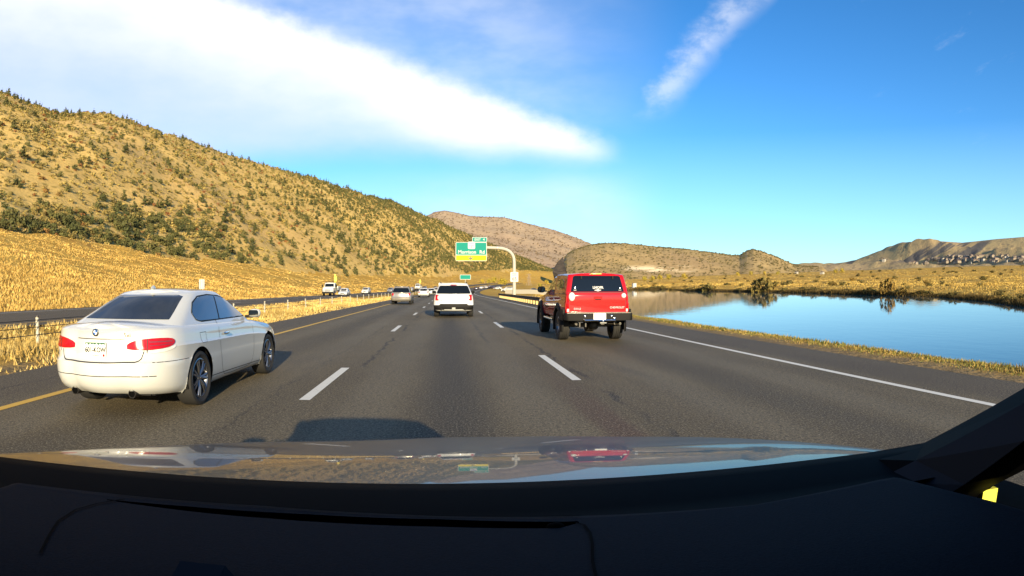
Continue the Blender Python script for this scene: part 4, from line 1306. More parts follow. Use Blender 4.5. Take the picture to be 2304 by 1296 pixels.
P_DARK = paint('dark_paint', (0.025, 0.025, 0.03))
P_GREY = paint('grey_paint', (0.20, 0.20, 0.21))
PLATE = material('plate_white', (0.70, 0.70, 0.66), 0.5)
PLATEGREEN = material('plate_green', (0.03, 0.10, 0.05), 0.5)
BADGEBLUE = material('badge_blue', (0.03, 0.12, 0.42), 0.3)
BOOMY = material('boom_yellow', (0.72, 0.55, 0.05), 0.5)

def smooth_curve(pts, win=0.12):
    x = np.array([p[0] for p in pts], float); y = np.array([p[1] for p in pts], float)
    xs = np.linspace(x[0] - .5, x[-1] + .5, 700)
    ys = np.interp(xs, x, y)
    k = max(1, int(win / (xs[1] - xs[0])))
    ker = np.hanning(2 * k + 3); ker /= ker.sum()
    pad = np.concatenate([np.full(k + 1, ys[0]), ys, np.full(k + 1, ys[-1])])
    ys = np.convolve(pad, ker, 'valid')
    return lambda v: np.interp(v, xs, ys)

def plan(w, yr, yf, rxr, ryr, rxf, ryf, bowr, bowf, wfun=None, ns=84, nc=8, ne=14, ex=2.3):
    """outline seen from above, from rear right corner forwards; the same number of points at any level"""
    P = []
    def corner(cx, cy, rx, ry, a0, a1, sx, sy):
        for k in range(1, nc):
            t = R(a0 + (a1 - a0) * k / nc)
            c, s = math.cos(t), math.sin(t)
            P.append((sx * (cx + rx * abs(c) ** (2 / ex)), cy + sy * ry * abs(s) ** (2 / ex)))
    ys = np.linspace(yr + ryr, yf - ryf, ns + 1)
    for y in ys: P.append((w, y))
    corner(w - rxf, yf - ryf, rxf, ryf, 0, 90, 1, 1)
    for k in range(ne + 1):
        x = (w - rxf) * (1 - 2 * k / ne); P.append((x, yf + bowf * (1 - (2 * k / ne - 1) ** 2)))
    corner(w - rxf, yf - ryf, rxf, ryf, 90, 0, -1, 1)
    for y in ys[::-1]: P.append((-w, y))
    corner(w - rxr, yr + ryr, rxr, ryr, 0, 90, -1, -1)
    for k in range(ne + 1):
        x = -(w - rxr) * (1 - 2 * k / ne); P.append((x, yr - bowr * (1 - (2 * k / ne - 1) ** 2)))
    corner(w - rxr, yr + ryr, rxr, ryr, 90, 0, 1, -1)
    P = np.array(P)
    if wfun is not None: P[:, 0] *= wfun(P[:, 1])
    return P

def loft(rows, cap=True, crown=0.0, caprows=(0.93, 0.82, 0.65, 0.4, 0.15, 0.0), capz=None):
    """rows: list of N x 3 arrays, bottom to top"""
    rows = [np.asarray(r) for r in rows]
    if cap:
        top = rows[-1]
        for s in caprows:
            q = top.copy(); q[:, 0] *= s
            q[:, 2] = top[:, 2] + crown * (1 - s * s)
            rows.append(q)
    n = len(rows[0])
    V = np.concatenate(rows)
    ix = np.arange(len(rows) * n).reshape(len(rows), n)
    nx = np.roll(ix, -1, axis=1)
    F = np.stack([ix[:-1], nx[:-1], nx[1:], ix[1:]], -1).reshape(-1, 4)
    return V, F

def cut_arches(V, F, wheels, ra, wmin):
    """open wheel arches: faces inside a circle go, border points move onto it"""
    V = V.copy()
    side = np.abs(V[:, 0]) > wmin
    keep = np.ones(len(F), bool)
    for wy, wz in wheels:
        d = np.hypot(V[:, 1] - wy, V[:, 2] - wz)
        ins = (d < ra) & side
        keep &= ~ins[F].all(1)
    F = F[keep]
    used = np.zeros(len(V), bool); used[F.ravel()] = True
    for wy, wz in wheels:
        dy, dz = V[:, 1] - wy, V[:, 2] - wz
        d = np.hypot(dy, dz)
        ins = (d < ra) & side & used
        V[ins, 1] = wy + dy[ins] / d[ins] * ra
        V[ins, 2] = wz + dz[ins] / d[ins] * ra
    return V, F

def chaikin(P, n=2, closed=True):
    P = [tuple(p) for p in P]
    for _ in range(n):
        Q = []
        m = len(P)
        for i in range(m if closed else m - 1):
            a, b = P[i], P[(i + 1) % m]
            Q += [(a[0] * .75 + b[0] * .25, a[1] * .75 + b[1] * .25), (a[0] * .25 + b[0] * .75, a[1] * .25 + b[1] * .75)]
        if not closed: Q = [P[0]] + Q + [P[-1]]
        P = Q
    return P

def dense(P, step, closed=True):
    out_ = []
    m = len(P)
    for i in range(m if closed else m - 1):
        a, b = P[i], P[(i + 1) % m]
        k = max(1, int(math.hypot(b[0] - a[0], b[1] - a[1]) / step))
        out_ += [(a[0] + (b[0] - a[0]) * q / k, a[1] + (b[1] - a[1]) * q / k) for q in range(k)]
    if not closed: out_.append(P[-1])
    return out_

VIEW = {  # 2D point -> ray origin; ray direction
    'R': (lambda a, b: Vector((4, a, b)), Vector((-1, 0, 0))),
    'L': (lambda a, b: Vector((-4, a, b)), Vector((1, 0, 0))),
    'B': (lambda a, b: Vector((a, -9, b)), Vector((0, 1, 0))),
    'F': (lambda a, b: Vector((a, 9, b)), Vector((0, -1, 0))),
    'T': (lambda a, b: Vector((a, b, 5)), Vector((0, 0, -1))),
    'BR': (lambda a, b: Vector((.6 + a * .766 + 5 * .643, -2.2 + a * .643 - 5 * .766, b)), Vector((-.643, .766, 0))),
    'BL': (lambda a, b: Vector((-.6 - a * .766 - 5 * .643, -2.2 + a * .643 - 5 * .766, b)), Vector((.643, .766, 0))),
}

class Skin:
    """the outer surface of a vehicle; lamps, glass and seams are fitted onto it"""
    def __init__(self, shells):
        V, F, b = [], [], 0
        for v, f in shells:
            V += [Vector(p) for p in v]; F += [tuple(int(i) + b for i in q) for q in f]; b += len(v)
        self.b = BVHTree.FromPolygons(V, F)
    def hit(self, view, a, b):
        o, d = VIEW[view][0](a, b), VIEW[view][1]
        h = self.b.ray_cast(o, d)
        return (h[0], -d) if h[0] is not None else (None, None)
    def patch(self, name, P, view, mat, parent, off=0.004, thick=0.02, step=0.045, round_=0):
        if round_: P = chaikin(P, round_)
        P = dense(P, step)
        n = len(P)
        pts = [Vector(p) for p in P]
        xs = [p[0] for p in P]; ys = [p[1] for p in P]
        g = []
        x = min(xs) + step
        while x < max(xs):
            y = min(ys) + step
            while y < max(ys):
                g.append(Vector((x, y))); y += step
            x += step
        # keep grid points inside the outline and off its border
        from mathutils.geometry import intersect_point_line
        def inside(q):
            c = False; j = n - 1
            for i in range(n):
                if (P[i][1] > q.y) != (P[j][1] > q.y) and q.x < (P[j][0] - P[i][0]) * (q.y - P[i][1]) / (P[j][1] - P[i][1]) + P[i][0]: c = not c
                j = i
            return c
        g = [q for q in g if inside(q) and min((q - p).length for p in pts) > step * .45]
        r = delaunay_2d_cdt(pts + g, [(i, (i + 1) % n) for i in range(n)], [], 1, 1e-5)
        v2, _, f2, ov = r[0], r[1], r[2], r[3]
        V, ok, N = [], [], []
        for q in v2:
            p, nd = self.hit(view, q[0], q[1])
            ok.append(p is not None)
            V.append(p + nd * off if p is not None else Vector((0, 0, 0))); N.append(nd if nd is not None else Vector((0, 0, 0)))
        F = []
        want = N[0] if N else Vector((0, 0, 1))
        for f in f2:
            if all(ok[i] for i in f):
                a, b, c = V[f[0]], V[f[1]], V[f[2]]
                if max((a - b).length, (b - c).length, (c - a).length) > 0.6: continue
                F.append(tuple(f) if (b - a).cross(c - a).dot(N[f[0]]) > 0 else tuple(f[::-1]))
        # rim down to the skin
        cnt = {}
        for f in F:
            for i in range(3):
                e = (f[i], f[(i + 1) % 3]); cnt[tuple(sorted(e))] = cnt.get(tuple(sorted(e)), []) + [e]
        for k_, es_ in cnt.items():
            if len(es_) == 1:
                a, b = es_[0]
                i = len(V)
                V += [V[a] - N[a] * thick, V[b] - N[b] * thick]
                F.append((b, a, i, i + 1))
        return mesh(name, V, F, mat, parent, 50)
    def line(self, P, view, width=0.007, off=0.0018, step=0.04, round_=0, closed=False):
        if round_: P = chaikin(P, round_, closed)
        P = dense(P, step, closed)
        V, F = [], []
        m = len(P); row = []
        for i, p in enumerate(P):
            a = P[i - 1] if (i > 0 or closed) else p; b = P[(i + 1) % m] if (i < m - 1 or closed) else p
            t = Vector((b[0] - a[0], b[1] - a[1])).normalized(); nn = Vector((-t.y, t.x)) * width / 2
            h1, n1 = self.hit(view, p[0] + nn.x, p[1] + nn.y); h2, n2 = self.hit(view, p[0] - nn.x, p[1] - nn.y)
            if h1 is None or h2 is None: row.append(None); continue
            row.append(len(V)); V += [h1 + n1 * off, h2 + n2 * off]
        for i in range(m if closed else m - 1):
            a, b = row[i], row[(i + 1) % m]
            if a is None or b is None or (V[a] - V[b]).length > .25: continue
            F.append((a, a + 1, b + 1, b))
        return V, F
    def seams(self, name, lines, mat, parent):
        for P, view, *kw in lines:
            V, F = self.line(P, view, **(kw[0] if kw else {}))
            if F: o = mesh(name, V, F, mat, parent)
        return o

def wheel(parent, x, y, z, r, w, side, rim_mat, spokes=7, rim_r=0.69, blocky=False):
    """hub with a tyre and a spoked rim; side +1 right, -1 left"""
    hub = MB().lathe([(0, .02), (.055, .02), (.07, 0), (.16, 0), (.16, -.02), (0, -.02)], (0, 0, 0), 'x', 16).build('wheel', DARKMETAL, parent, 40)
    hub.location = (x, y, z)
    hw = w / 2
    prof = [(r * rim_r, -hw * .8), (r * .86, -hw), (r * .96, -hw * .93), (r, -hw * .72)]
    if blocky:
        for g in (-.35, 0, .35): prof += [(r, hw * (g - .06)), (r - .012, hw * (g - .05)), (r - .012, hw * (g + .05)), (r, hw * (g + .06))]
    prof += [(r, hw * .72), (r * .96, hw * .93), (r * .86, hw), (r * rim_r, hw * .8)]
    MB().lathe(prof, (0, 0, 0), 'x', 40).build('tyre', TYRE, hub, 40)
    mb = MB()
    rr = r * rim_r
    f = side
    mb.lathe([(rr * 1.02, f * hw * .82), (rr * .97, f * hw * .86), (rr * .92, f * hw * .70), (rr * .88, f * hw * .2), (rr * .86, -f * hw * .75)], (0, 0, 0), 'x', 32)
    for k in range(spokes):
        for dt in (-.13, .13):
            t = 2 * math.pi * k / spokes
            c, s = math.cos(t), math.sin(t)
            c2, s2 = math.cos(t + dt), math.sin(t + dt)
            a = Vector((f * hw * .62, c * rr * .14, s * rr * .14)); b = Vector((f * hw * .78, c2 * rr * .93, s2 * rr * .93))
            mb.tube([a, (a + b) / 2 + Vector((f * .012, 0, 0)), b], [rr * .085, rr * .065, rr * .06], 5)
    mb.lathe([(0, f * hw * .75), (rr * .16, f * hw * .72), (rr * .2, f * hw * .5), (rr * .2, 0)], (0, 0, 0), 'x', 14)
    mb.build('rim', rim_mat, hub, 40)
    return hub

def arch_liner(parent, wheels, ra, w, depth, a0=-12.0):
    for wy, wz in wheels:
        for s in (1, -1):
            V, F = [], []
            N = 20
            for k in range(N + 1):
                t = R(a0 + (180 - 2 * a0) * k / N)
                for xx in (s * (w - .012), s * (w - depth)):
                    V.append((xx, wy + math.cos(t) * (ra - .002), wz + math.sin(t) * (ra - .002)))
            for k in range(N): F.append((2 * k, 2 * k + 1, 2 * k + 3, 2 * k + 2))
            F.append(tuple(2 * k + 1 for k in range(N + 1)))
            mesh('wheel_liner', V, F, BLACKPL, parent)

def vehicle(sp, root):
    """body shells, arches, wheels; returns the skin for fitting glass and lamps"""
    deck, zb = smooth_curve(sp['deck'], sp.get('win', .16)), smooth_curve(sp['zb'], .2)
    wf = smooth_curve(sp['wf'], .5) if 'wf' in sp else None
    lod = sp.get('lod', 1.0)
    ns, nc, ne = int(84 * lod), max(4, int(8 * lod)), max(6, int(14 * lod))
    rows = []
    for t, ins, ri, fi in sp['rows']:
        P = plan(sp['w'] - ins, sp['yr'] + ri, sp['yf'] - fi, sp['cr'][0], sp['cr'][1], sp['cf'][0], sp['cf'][1], sp['bow'][0], sp['bow'][1], wf, ns, nc, ne)
        z0, z1 = zb(P[:, 1]), deck(P[:, 1])
        rows.append(np.column_stack([P, z0 + (z1 - z0) * t]))
    V, F = loft(rows, True, sp.get('crown', .05))
    wz = sp['wr']
    wl = [(y, wz) for y in sp['axles']]
    V, F = cut_arches(V, F, wl, sp['ra'], sp['w'] * .72)
    body = mesh('body', V, F, sp['paint'], root, 30)
    shells = [(V, F)]
    for g in sp['cabins']:
        base_z = lambda y: deck(y) - .03
        roof = smooth_curve(g['roof'], .3)
        rows = []
        for t, q in g.get('rows', [(0, 0), (.12, .10), (.3, .26), (.5, .45), (.7, .645), (.84, .80), (.93, .915), (.98, .985), (1.0, 1.05)]):
            lerp = lambda a, b: a + (b - a) * q
            P = plan(lerp(g['w'][0], g['w'][1]), lerp(g['yr'][0], g['yr'][1]), lerp(g['yf'][0], g['yf'][1]), *g['c'], *g['bow'], None, max(20, int(40 * lod)), nc, ne)
            z0 = base_z(P[:, 1])
            zr = roof(P[:, 1])
            rows.append(np.column_stack([P, z0 + (zr - z0) * t]))
        v, f = loft(rows, True, g.get('crown', .045))
        mesh(g.get('name', 'cabin'), v, f, g.get('paint', sp['paint']), root, 30)
        shells.append((v, f))
    arch_liner(root, wl, sp['ra'], sp['w'] - sp.get('liner_in', .03), .36, sp.get('liner_a', -12.0))
    zmin = min(p[1] for p in sp['zb'])
    MB().box((0, (sp['yr'] + sp['yf']) / 2, zmin + .14), (sp['w'] * 1.25, (sp['yf'] - sp['yr']) * .9, .22)).build('underbody', BLACKPL, root)
    xw = sp.get('track', sp['w'] - .02 - sp['ww'] / 2)
    for y in sp['axles']:
        for s in (1, -1):
            wheel(root, s * xw, y, wz, wz, sp['ww'], s, sp.get('rim', ALLOY), sp.get('spokes', 7), sp.get('rim_r', .69), sp.get('blocky', False))
    return Skin(shells), body

def both(skin, name, P, view, mat, parent, **kw):
    """a patch and its mirror image"""
    a = skin.patch(name, P, view, mat, parent, **kw)
    if view in 'RL':
        b = skin.patch(name, P, 'L' if view == 'R' else 'R', mat, parent, **kw)
    else:
        b = skin.patch(name, [(-x, z) for x, z in P], view, mat, parent, **kw)
    return a, b

def lump(name, c, s, mat, parent, n=2.6, rot=None, seg=16):
    """a rounded solid (mirror shell, lamp)"""
    V, F = [], []
    nr_ = seg // 2
    for i in range(nr_ + 1):
        ph = math.pi * i / nr_ - math.pi / 2
        for k in range(seg):
            th = 2 * math.pi * k / seg
            f = lambda v: math.copysign(abs(v) ** (2 / n), v)
            p = Vector((f(math.cos(ph)) * f(math.cos(th)) * s[0] / 2, f(math.cos(ph)) * f(math.sin(th)) * s[1] / 2, f(math.sin(ph)) * s[2] / 2))
            if rot is not None: p = rot @ p
            V.append(p + Vector(c))
    for i in range(nr_):
        for k in range(seg):
            F.append((i * seg + k, i * seg + (k + 1) % seg, (i + 1) * seg + (k + 1) % seg, (i + 1) * seg + k))
    return mesh(name, V, F, mat, parent, 50)

def mirrors(skin, parent, y, z, w, mat, size=(.20, .13, .13), glass=True):
    for s in (1, -1):
        m = lump('door_mirror', (s * (w + .10), y, z), size, mat, parent)
        MB().box((s * (w + .0), y + .01, z - .05), (.12, .05, .04)).build('mirror_arm', BLACKPL, m)
        if glass:
            V, F = plate(rounded_rect(size[0] * .82, size[2] * .76, .03), -.004, .0, (s * (w + .10), z))
            V = [(a, b + y - size[1] / 2 + .004, c) for a, b, c in V]
            mesh('mirror_glass', V, F, GLASS, m)

def number_plate(skin, parent, x, z, text, w=.305, h=.155, state=None, back=True, yy=None):
    y = yy if yy is not None else skin.hit('B', x, z)[0].y - .016
    V, F = plate(rounded_rect(w, h, .014), y, y + .014, (x, z))
    pl = mesh('number_plate', V, F, PLATE, parent)
    if text:
        text_mesh(text, h * .46, 'plate_number', SIGNBLACK, pl, (x, y - .002, z - .006), sx=.86, bold=.0022, ext=.001)
    if state:
        V, F = [], []
        top = [(-w / 2 + .006, h / 2 - .008)] + [(-w / 2 + .006 + (w - .012) * k / 12, h / 2 - .030 + (.012 if k % 2 else -.004) + .004 * math.sin(k * 2.1)) for k in range(13)] + [(w / 2 - .006, h / 2 - .008)]
        V, F = plate(top, y - .002, y - .0005, (x, z)); mesh('plate_mountains', V, F, PLATEGREEN, pl)
        text_mesh(state, .022, 'plate_state', PLATEGREEN, pl, (x, y - .002, z - h / 2 + .018), ext=.0008)
        V, F = plate(rounded_rect(.026, .026, .003), y - .002, y - .0005, (x + w / 2 - .028, z - h / 2 + .022)); mesh('plate_sticker', V, F, REDLENS, pl)
    return pl

# ---- white two-door coupe in the left lane
COUPE = dict(w=.89, yr=-2.36, yf=2.15, cr=(.48, .52), cf=(.50, .45), bow=(.09, .12), ww=.235, wr=.325, ra=.375, axles=(-1.38, 1.38), track=.755, paint=P_WHITE, crown=.05, rim=ALLOY, spokes=7, rim_r=.71,
    deck=[(-2.45, .935), (-2.28, .962), (-1.7, .968), (-1.0, .957), (.4, .93), (.85, .90), (1.5, .825), (2.0, .70), (2.2, .62)],
    zb=[(-2.5, .27), (-2.0, .23), (-1.2, .19), (1.3, .19), (2.2, .22)],
    wf=[(-2.4, .885), (-1.95, .965), (-1.4, 1.0), (-.4, .975), (.6, .975), (1.4, 1.0), (2.2, .955)],
    rows=[(0, .12, .13, .10), (.05, .06, .07, .06), (.12, .03, .03, .03), (.22, .015, .0, .01), (.30, .006, -.008, 0), (.42, 0, -.005, 0), (.485, 0, 0, 0), (.50, .002, .02, .01), (.54, .004, .045, .02), (.64, .004, .06, .03), (.715, .0, .065, .04), (.735, .010, .066, .042), (.76, .018, .067, .045), (.86, .026, .075, .06), (.93, .04, .075, .07), (.965, .06, .065, .09), (.985, .085, .08, .11), (1, .115, .11, .13)],
    cabins=[dict(name='cabin', w=(.80, .535), yr=(-1.95, -1.02), yf=(.86, .05), c=(.20, .26, .30, .24), bow=(.07, .13), roof=[(-2.2, 1.20), (-1.4, 1.30), (-.9, 1.345), (-.4, 1.355), (.1, 1.33), (.6, 1.26), (1.0, 1.2)], crown=.035)])
def make_coupe(loc, rz):
    root = empty('coupe', loc, rz, 'white two-door coupe with red wraparound tail lamps in the left lane', 'car')
    root.scale = (.925, 1, .955)
    sk, body = vehicle(COUPE, root)
    bl = sk.patch('rear_window', [(-.61, 1.03), (.61, 1.03), (.605, 1.05), (.50, 1.285), (.42, 1.305), (-.42, 1.305), (-.50, 1.285), (-.605, 1.05)], 'B', GLASS, root, off=.008, step=.03)
    both(sk, 'side_window', [(.56, .985), (.40, 1.09), (.12, 1.225), (-.12, 1.275), (-.50, 1.295), (-.85, 1.275), (-1.10, 1.20), (-1.27, 1.08), (-1.25, 1.01), (-1.12, .988)], 'R', SGLASS, root, off=.005, round_=1, step=.03)
    sk.patch('windscreen', [(-.68, 1.0), (.68, 1.0), (.47, 1.29), (-.47, 1.29)], 'F', GLASS, root, off=.003)
    mbp = []
    for v in 'RL':
        mbp.append(([(-.52, .985), (-.30, 1.275)], v, dict(width=.028, off=.006)))
    sk.seams('window_pillar', mbp, BLACKPL, root)
    wt_ = []
    for v in 'RL':
        wt_.append(([(.56, .982), (-1.12, .982), (-1.26, 1.008), (-1.28, 1.085), (-1.10, 1.208), (-.85, 1.283), (-.50, 1.303), (-.12, 1.283), (.12, 1.232), (.40, 1.098)], v, dict(width=.014, off=.005, closed=True)))
    sk.seams('window_trim', wt_, BLACKPL, root)
    lines = []
    for v in 'RL':
        lines += [([(.58, .97), (.66, .86), (.64, .50), (.58, .27), (.40, .245), (-.50, .245), (-.62, .30), (-.70, .46), (-.74, .80), (-.66, .975)], v, dict(round_=1)),
                  ([(1.72, .62), (2.0, .60)], v), ([(-1.72, .60), (-2.25, .60)], v), ([(-1.0, .30), (.98, .27)], v, dict(width=.012)),
                  ([(-1.18, .86), (-1.18, .74), (-1.34, .74), (-1.36, .86), (-1.18, .86)], v, dict(width=.006))]
    lines += [([(-.57, .72), (-.56, .69), (-.54, .625), (-.46, .60), (.46, .60), (.54, .625), (.56, .69), (.57, .72)], 'B', dict(round_=1, width=.012)),
              ([(-.70, .455), (.70, .455)], 'B', dict(width=.010)), ([(-.30, .845), (.34, .845)], 'B', dict(width=.010)),
              ([(-.66, 1.6), (-.80, .9)], 'T'), ([(.66, 1.6), (.80, .9)], 'T')]
    sk.seams('panel_gap', lines, SEAM, root)
    for s, v, sv in ((1, 'BR', 'R'), (-1, 'BL', 'L')):
        t = sk.patch('tail_lamp', [(-.25, .755), (-.235, .80), (-.12, .842), (.08, .856), (.27, .85), (.32, .825), (.31, .78), (.20, .748), (-.04, .728), (-.24, .735)], v, REDLENS, root, off=.014, step=.022, round_=1)
        sk.patch('reversing_lens', [(-.03, .694), (-.03, .722), (.20, .742), (.325, .777), (.322, .745), (.24, .715), (.1, .698)], v, CLEARLENS, t, off=.010, step=.022, round_=1)
        sk.seams('lamp_divider', [([(-.035, .70), (-.02, .85)], v, dict(width=.008, off=.0165))], SEAM, t)
        sk.seams('lamp_rib', [([(.0, .815), (.28, .815)], v, dict(width=.012, off=.0165))], P_DARKRED, t)
        sk.seams('lamp_rib', [([(.0, .775), (.28, .785)], v, dict(width=.008, off=.0165))], P_DARKRED, t)
    number_plate(sk, root, 0.0, .735, '601-KOW', w=.285, h=.165, state='COLORADO')
    # roundel badge
    y = sk.hit('B', 0, .915)[0].y - .008
    bd = MB().lathe([(0, 0), (.041, 0), (.041, .008), (0, .008)], (0, y, .915), 'y', 28).build('badge', BLACKPL, root)
    MB().lathe([(.040, -.002), (.0365, -.003), (.0365, 0), (.040, 0)], (0, y, .915), 'y', 28).build('badge_ring', CHROME, bd)
    for q, m_ in enumerate((BADGEBLUE, PLATE, BADGEBLUE, PLATE)):
        P = [(0, 0)] + [(.026 * math.cos(R(90 * q + 9 * k)), .026 * math.sin(R(90 * q + 9 * k))) for k in range(11)]
        V, F = plate(P, y - .003, y - .0005, (0, .915)); mesh('badge_quarter', V, F, m_, bd)
    yb = sk.hit('B', .34, .90)[0].y - .004
    text_mesh('335xi', .062, 'model_lettering', CHROME, root, (.33, yb, .885), ext=.003, sx=1.25)
    for s in (1, -1):
        sk.patch('headlamp', [(1.75, .62), (1.72, .70), (2.0, .68), (2.06, .60)], 'R' if s > 0 else 'L', HEADLENS, root, off=.003)
        ye = sk.hit('B', s * .40, .285)[0].y - .018
        ex = MB().lathe([(.043, 0), (.047, .0), (.047, .22), (.038, .22), (.038, .012)], (s * .40, ye, .262), 'y', 20).build('exhaust_pipe', DARKMETAL, root, 40)
        MB().lathe([(0, 0), (.0435, 0)], (s * .40, ye + .012, .262), 'y', 20).build('pipe_mouth', VOIDBLACK, ex)
        hd = lump('door_handle', (s * (.872), -.50, .80), (.035, .19, .035), CHROME, root)
    mirrors(sk, root, .50, 1.02, .84, P_WHITE, (.19, .14, .125))
    lump('roof_antenna', (0, -1.0, 1.385), (.028, .15, .075), P_WHITE, root, 1.4)
    V, F = plate([(-.8, .0), (.8, .0), (.76, .05), (-.76, .05)], 0, .02); 
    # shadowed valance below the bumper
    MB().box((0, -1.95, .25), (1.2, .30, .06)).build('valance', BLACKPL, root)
    return root
coupe = make_coupe((-3.63, 8.13, 0), R(-0.3))

# ---- red pickup with a canopy over its bed, right lane
PICK = dict(w=.83, yr=-2.50, yf=2.42, cr=(.09, .09), cf=(.28, .22), bow=(.012, .08), ww=.27, wr=.375, ra=.465, axles=(-1.52, 1.50), track=.705, paint=P_RED, crown=.05, rim=ALLOY, spokes=5, rim_r=.58, blocky=True, win=.10, liner_in=.06, liner_a=28.0,
    deck=[(-2.6, 1.215), (-.9, 1.205), (-.7, 1.19), (.95, 1.165), (1.15, 1.13), (1.6, 1.10), (2.2, 1.05), (2.45, .98)],
    zb=[(-2.6, .60), (2.5, .56)],
    wf=[(-2.5, .975), (-1.8, 1.01), (-.7, 1.0), (.6, 1.0), (1.5, .99), (2.4, .93)],
    rows=[(0, .05, .02, .04), (.06, .02, .005, .01), (.3, .0, 0, 0), (.52, 0, 0, 0), (.60, .005, 0, 0), (.64, .016, .0, 0), (.80, .018, .0, .0), (.93, .03, .004, .02), (.98, .042, .012, .03), (1, .07, .03, .05)],
    cabins=[dict(name='cab', w=(.78, .60), yr=(-.80, -.62), yf=(1.02, .30), c=(.10, .10, .20, .18), bow=(.01, .10), roof=[(-1, 1.665), (-.2, 1.675), (.3, 1.655), (1, 1.62)], crown=.03),
            dict(name='canopy', w=(.80, .70), yr=(-2.49, -2.33), yf=(-.68, -.72), c=(.12, .10, .10, .08), bow=(.03, .0), roof=[(-2.6, 1.665), (-1.6, 1.70), (-.6, 1.70)], crown=.035,
                 rows=[(0, 0), (.04, .03), (.3, .24), (.55, .46), (.75, .64), (.88, .78), (.95, .90), (.985, 1.0), (1.0, 1.25)])])
def make_pickup(loc, rz):
    root = empty('pickup', loc, rz, 'red pickup with canopy, black bumper and chunky tyres in the right lane', 'pickup truck')
    sk, body = vehicle(PICK, root)
    rw = sk.patch('rear_window', [(-.675, 1.245), (.675, 1.245), (.665, 1.30), (.60, 1.615), (.55, 1.64), (-.55, 1.64), (-.60, 1.615), (-.665, 1.30)], 'B', GLASS, root, off=.006)
    for s in (1, -1):
        y = sk.hit('B', s * .40, 1.58)[0].y - .02
        MB().box((s * .40, y, 1.60), (.035, .02, .075)).build('window_hinge', BLACKPL, rw)
        y = sk.hit('B', s * .58, 1.30)[0].y - .016
        MB().lathe([(0, -.012), (.016, -.01), (.018, 0), (.018, .01)], (s * .57, y, 1.335), 'y', 12).build('window_latch', CHROME, rw)
        MB().box((s * .57, y, 1.285), (.07, .012, .016)).build('latch_plate', CHROME, rw)
    yb = sk.hit('B', 0, 1.34)[0].y - .010
    tilt = (R(90 - 24), 0, 0)
    text_mesh('LMOFR', .085, 'sticker_lettering', SIGNWHITE, rw, (.005, yb - .006, 1.345), rot=(R(72), 0, 0), bold=.004, sx=1.0)
    bow = [(-.075, .012), (-.03, .012), (-.03, .026), (.03, .026), (.03, .012), (.085, .012), (.070, -.012), (.03, -.012), (.03, -.026), (-.03, -.026), (-.03, -.012), (-.09, -.012)]
    y2_ = sk.hit('B', 0, 1.28)[0].y - .012
    V, F = plate(bow, y2_, y2_ + .004, (.0, 1.283)); mesh('sticker_emblem', V, F, SIGNWHITE, rw)
    # canopy's high brake lamp
    bk = lump('high_brake_lamp', (0, -2.305, 1.69), (.30, .07, .035), AMBER, root, 4)
    for v in 'LR':
        cw = sk.patch('canopy_window', [(-2.02, 1.30), (-2.02, 1.56), (-.98, 1.58), (-.98, 1.29)], v, SGLASS, root, off=.005, round_=1)
        MBx = sk.seams('window_bar', [([(-1.5, 1.30), (-1.5, 1.57)], v, dict(width=.03, off=.012))], BLACKPL, cw)
        sk.patch('rear_side_window', [(-.56, 1.24), (-.54, 1.56), (-.16, 1.58), (-.13, 1.235)], v, SGLASS, root, off=.004, round_=1)
        sk.patch('door_window', [(-.06, 1.235), (-.09, 1.58), (.24, 1.575), (.72, 1.30), (.82, 1.225)], v, SGLASS, root, off=.004, round_=1)
    sk.patch('windscreen', [(-.66, 1.24), (.66, 1.24), (.52, 1.60), (-.52, 1.60)], 'F', GLASS, root, off=.004)
    lines = []
    for v in 'RL':
        lines += [([(-.10, 1.60), (-.10, .66), (.78, .66), (.86, 1.18), (.76, 1.25), (.28, 1.60)], v), ([(-.74, 1.19), (-.74, .62)], v, dict(width=.016)),
                  ([(-2.45, 1.20), (.9, 1.17)], v, dict(width=.012))]
    lines += [([(-.715, .66), (-.715, 1.20)], 'B', dict(width=.010)), ([(.715, .66), (.715, 1.20)], 'B', dict(width=.010)), ([(-.72, .745), (.72, .745)], 'B', dict(width=.012)), ([(-.8, 1.228), (.8, 1.228)], 'B', dict(width=.016))]
    sk.seams('panel_gap', lines, SEAM, root)
    # tailgate with a pressed upper panel, handle and lettering
    y = sk.hit('B', 0, .95)[0].y
    hdl = MB().box((0, y - .006, 1.075), (.20, .014, .105)).build('tailgate_handle', P_RED, root)
    MB().box((0, y - .015, 1.055), (.15, .006, .024)).build('handle_recess', BLACKPL, hdl)
    V, F = plate(rounded_rect(1.34, .018, .006), y - .007, y, (0, .985)); mesh('tailgate_rib', V, F, P_RED, root)
    text_mesh('CHEVROLET', .068, 'maker_lettering', SIGNWHITE, root, (.49, y - .006, .855), ext=.003, bold=.001)
    text_mesh('S10 LS', .066, 'model_lettering', SIGNWHITE, root, (-.52, y - .006, .825), ext=.003, bold=.001)
    for s in (1, -1):
        tl = sk.patch('tail_lamp', [(s * .725, .83), (s * .815, .83), (s * .80, 1.15), (s * .725, 1.15)], 'B', REDLENS, root, off=.012)
        sk.patch('reversing_lens', [(s * .725, .755), (s * .818, .755), (s * .816, .826), (s * .725, .826)], 'B', CLEARLENS, tl, off=.012)
        sk.patch('lamp_side', [(-2.47, .80), (-2.47, 1.15), (-2.40, 1.15), (-2.40, .80)], 'R' if s > 0 else 'L', REDLENS, tl, off=.008)
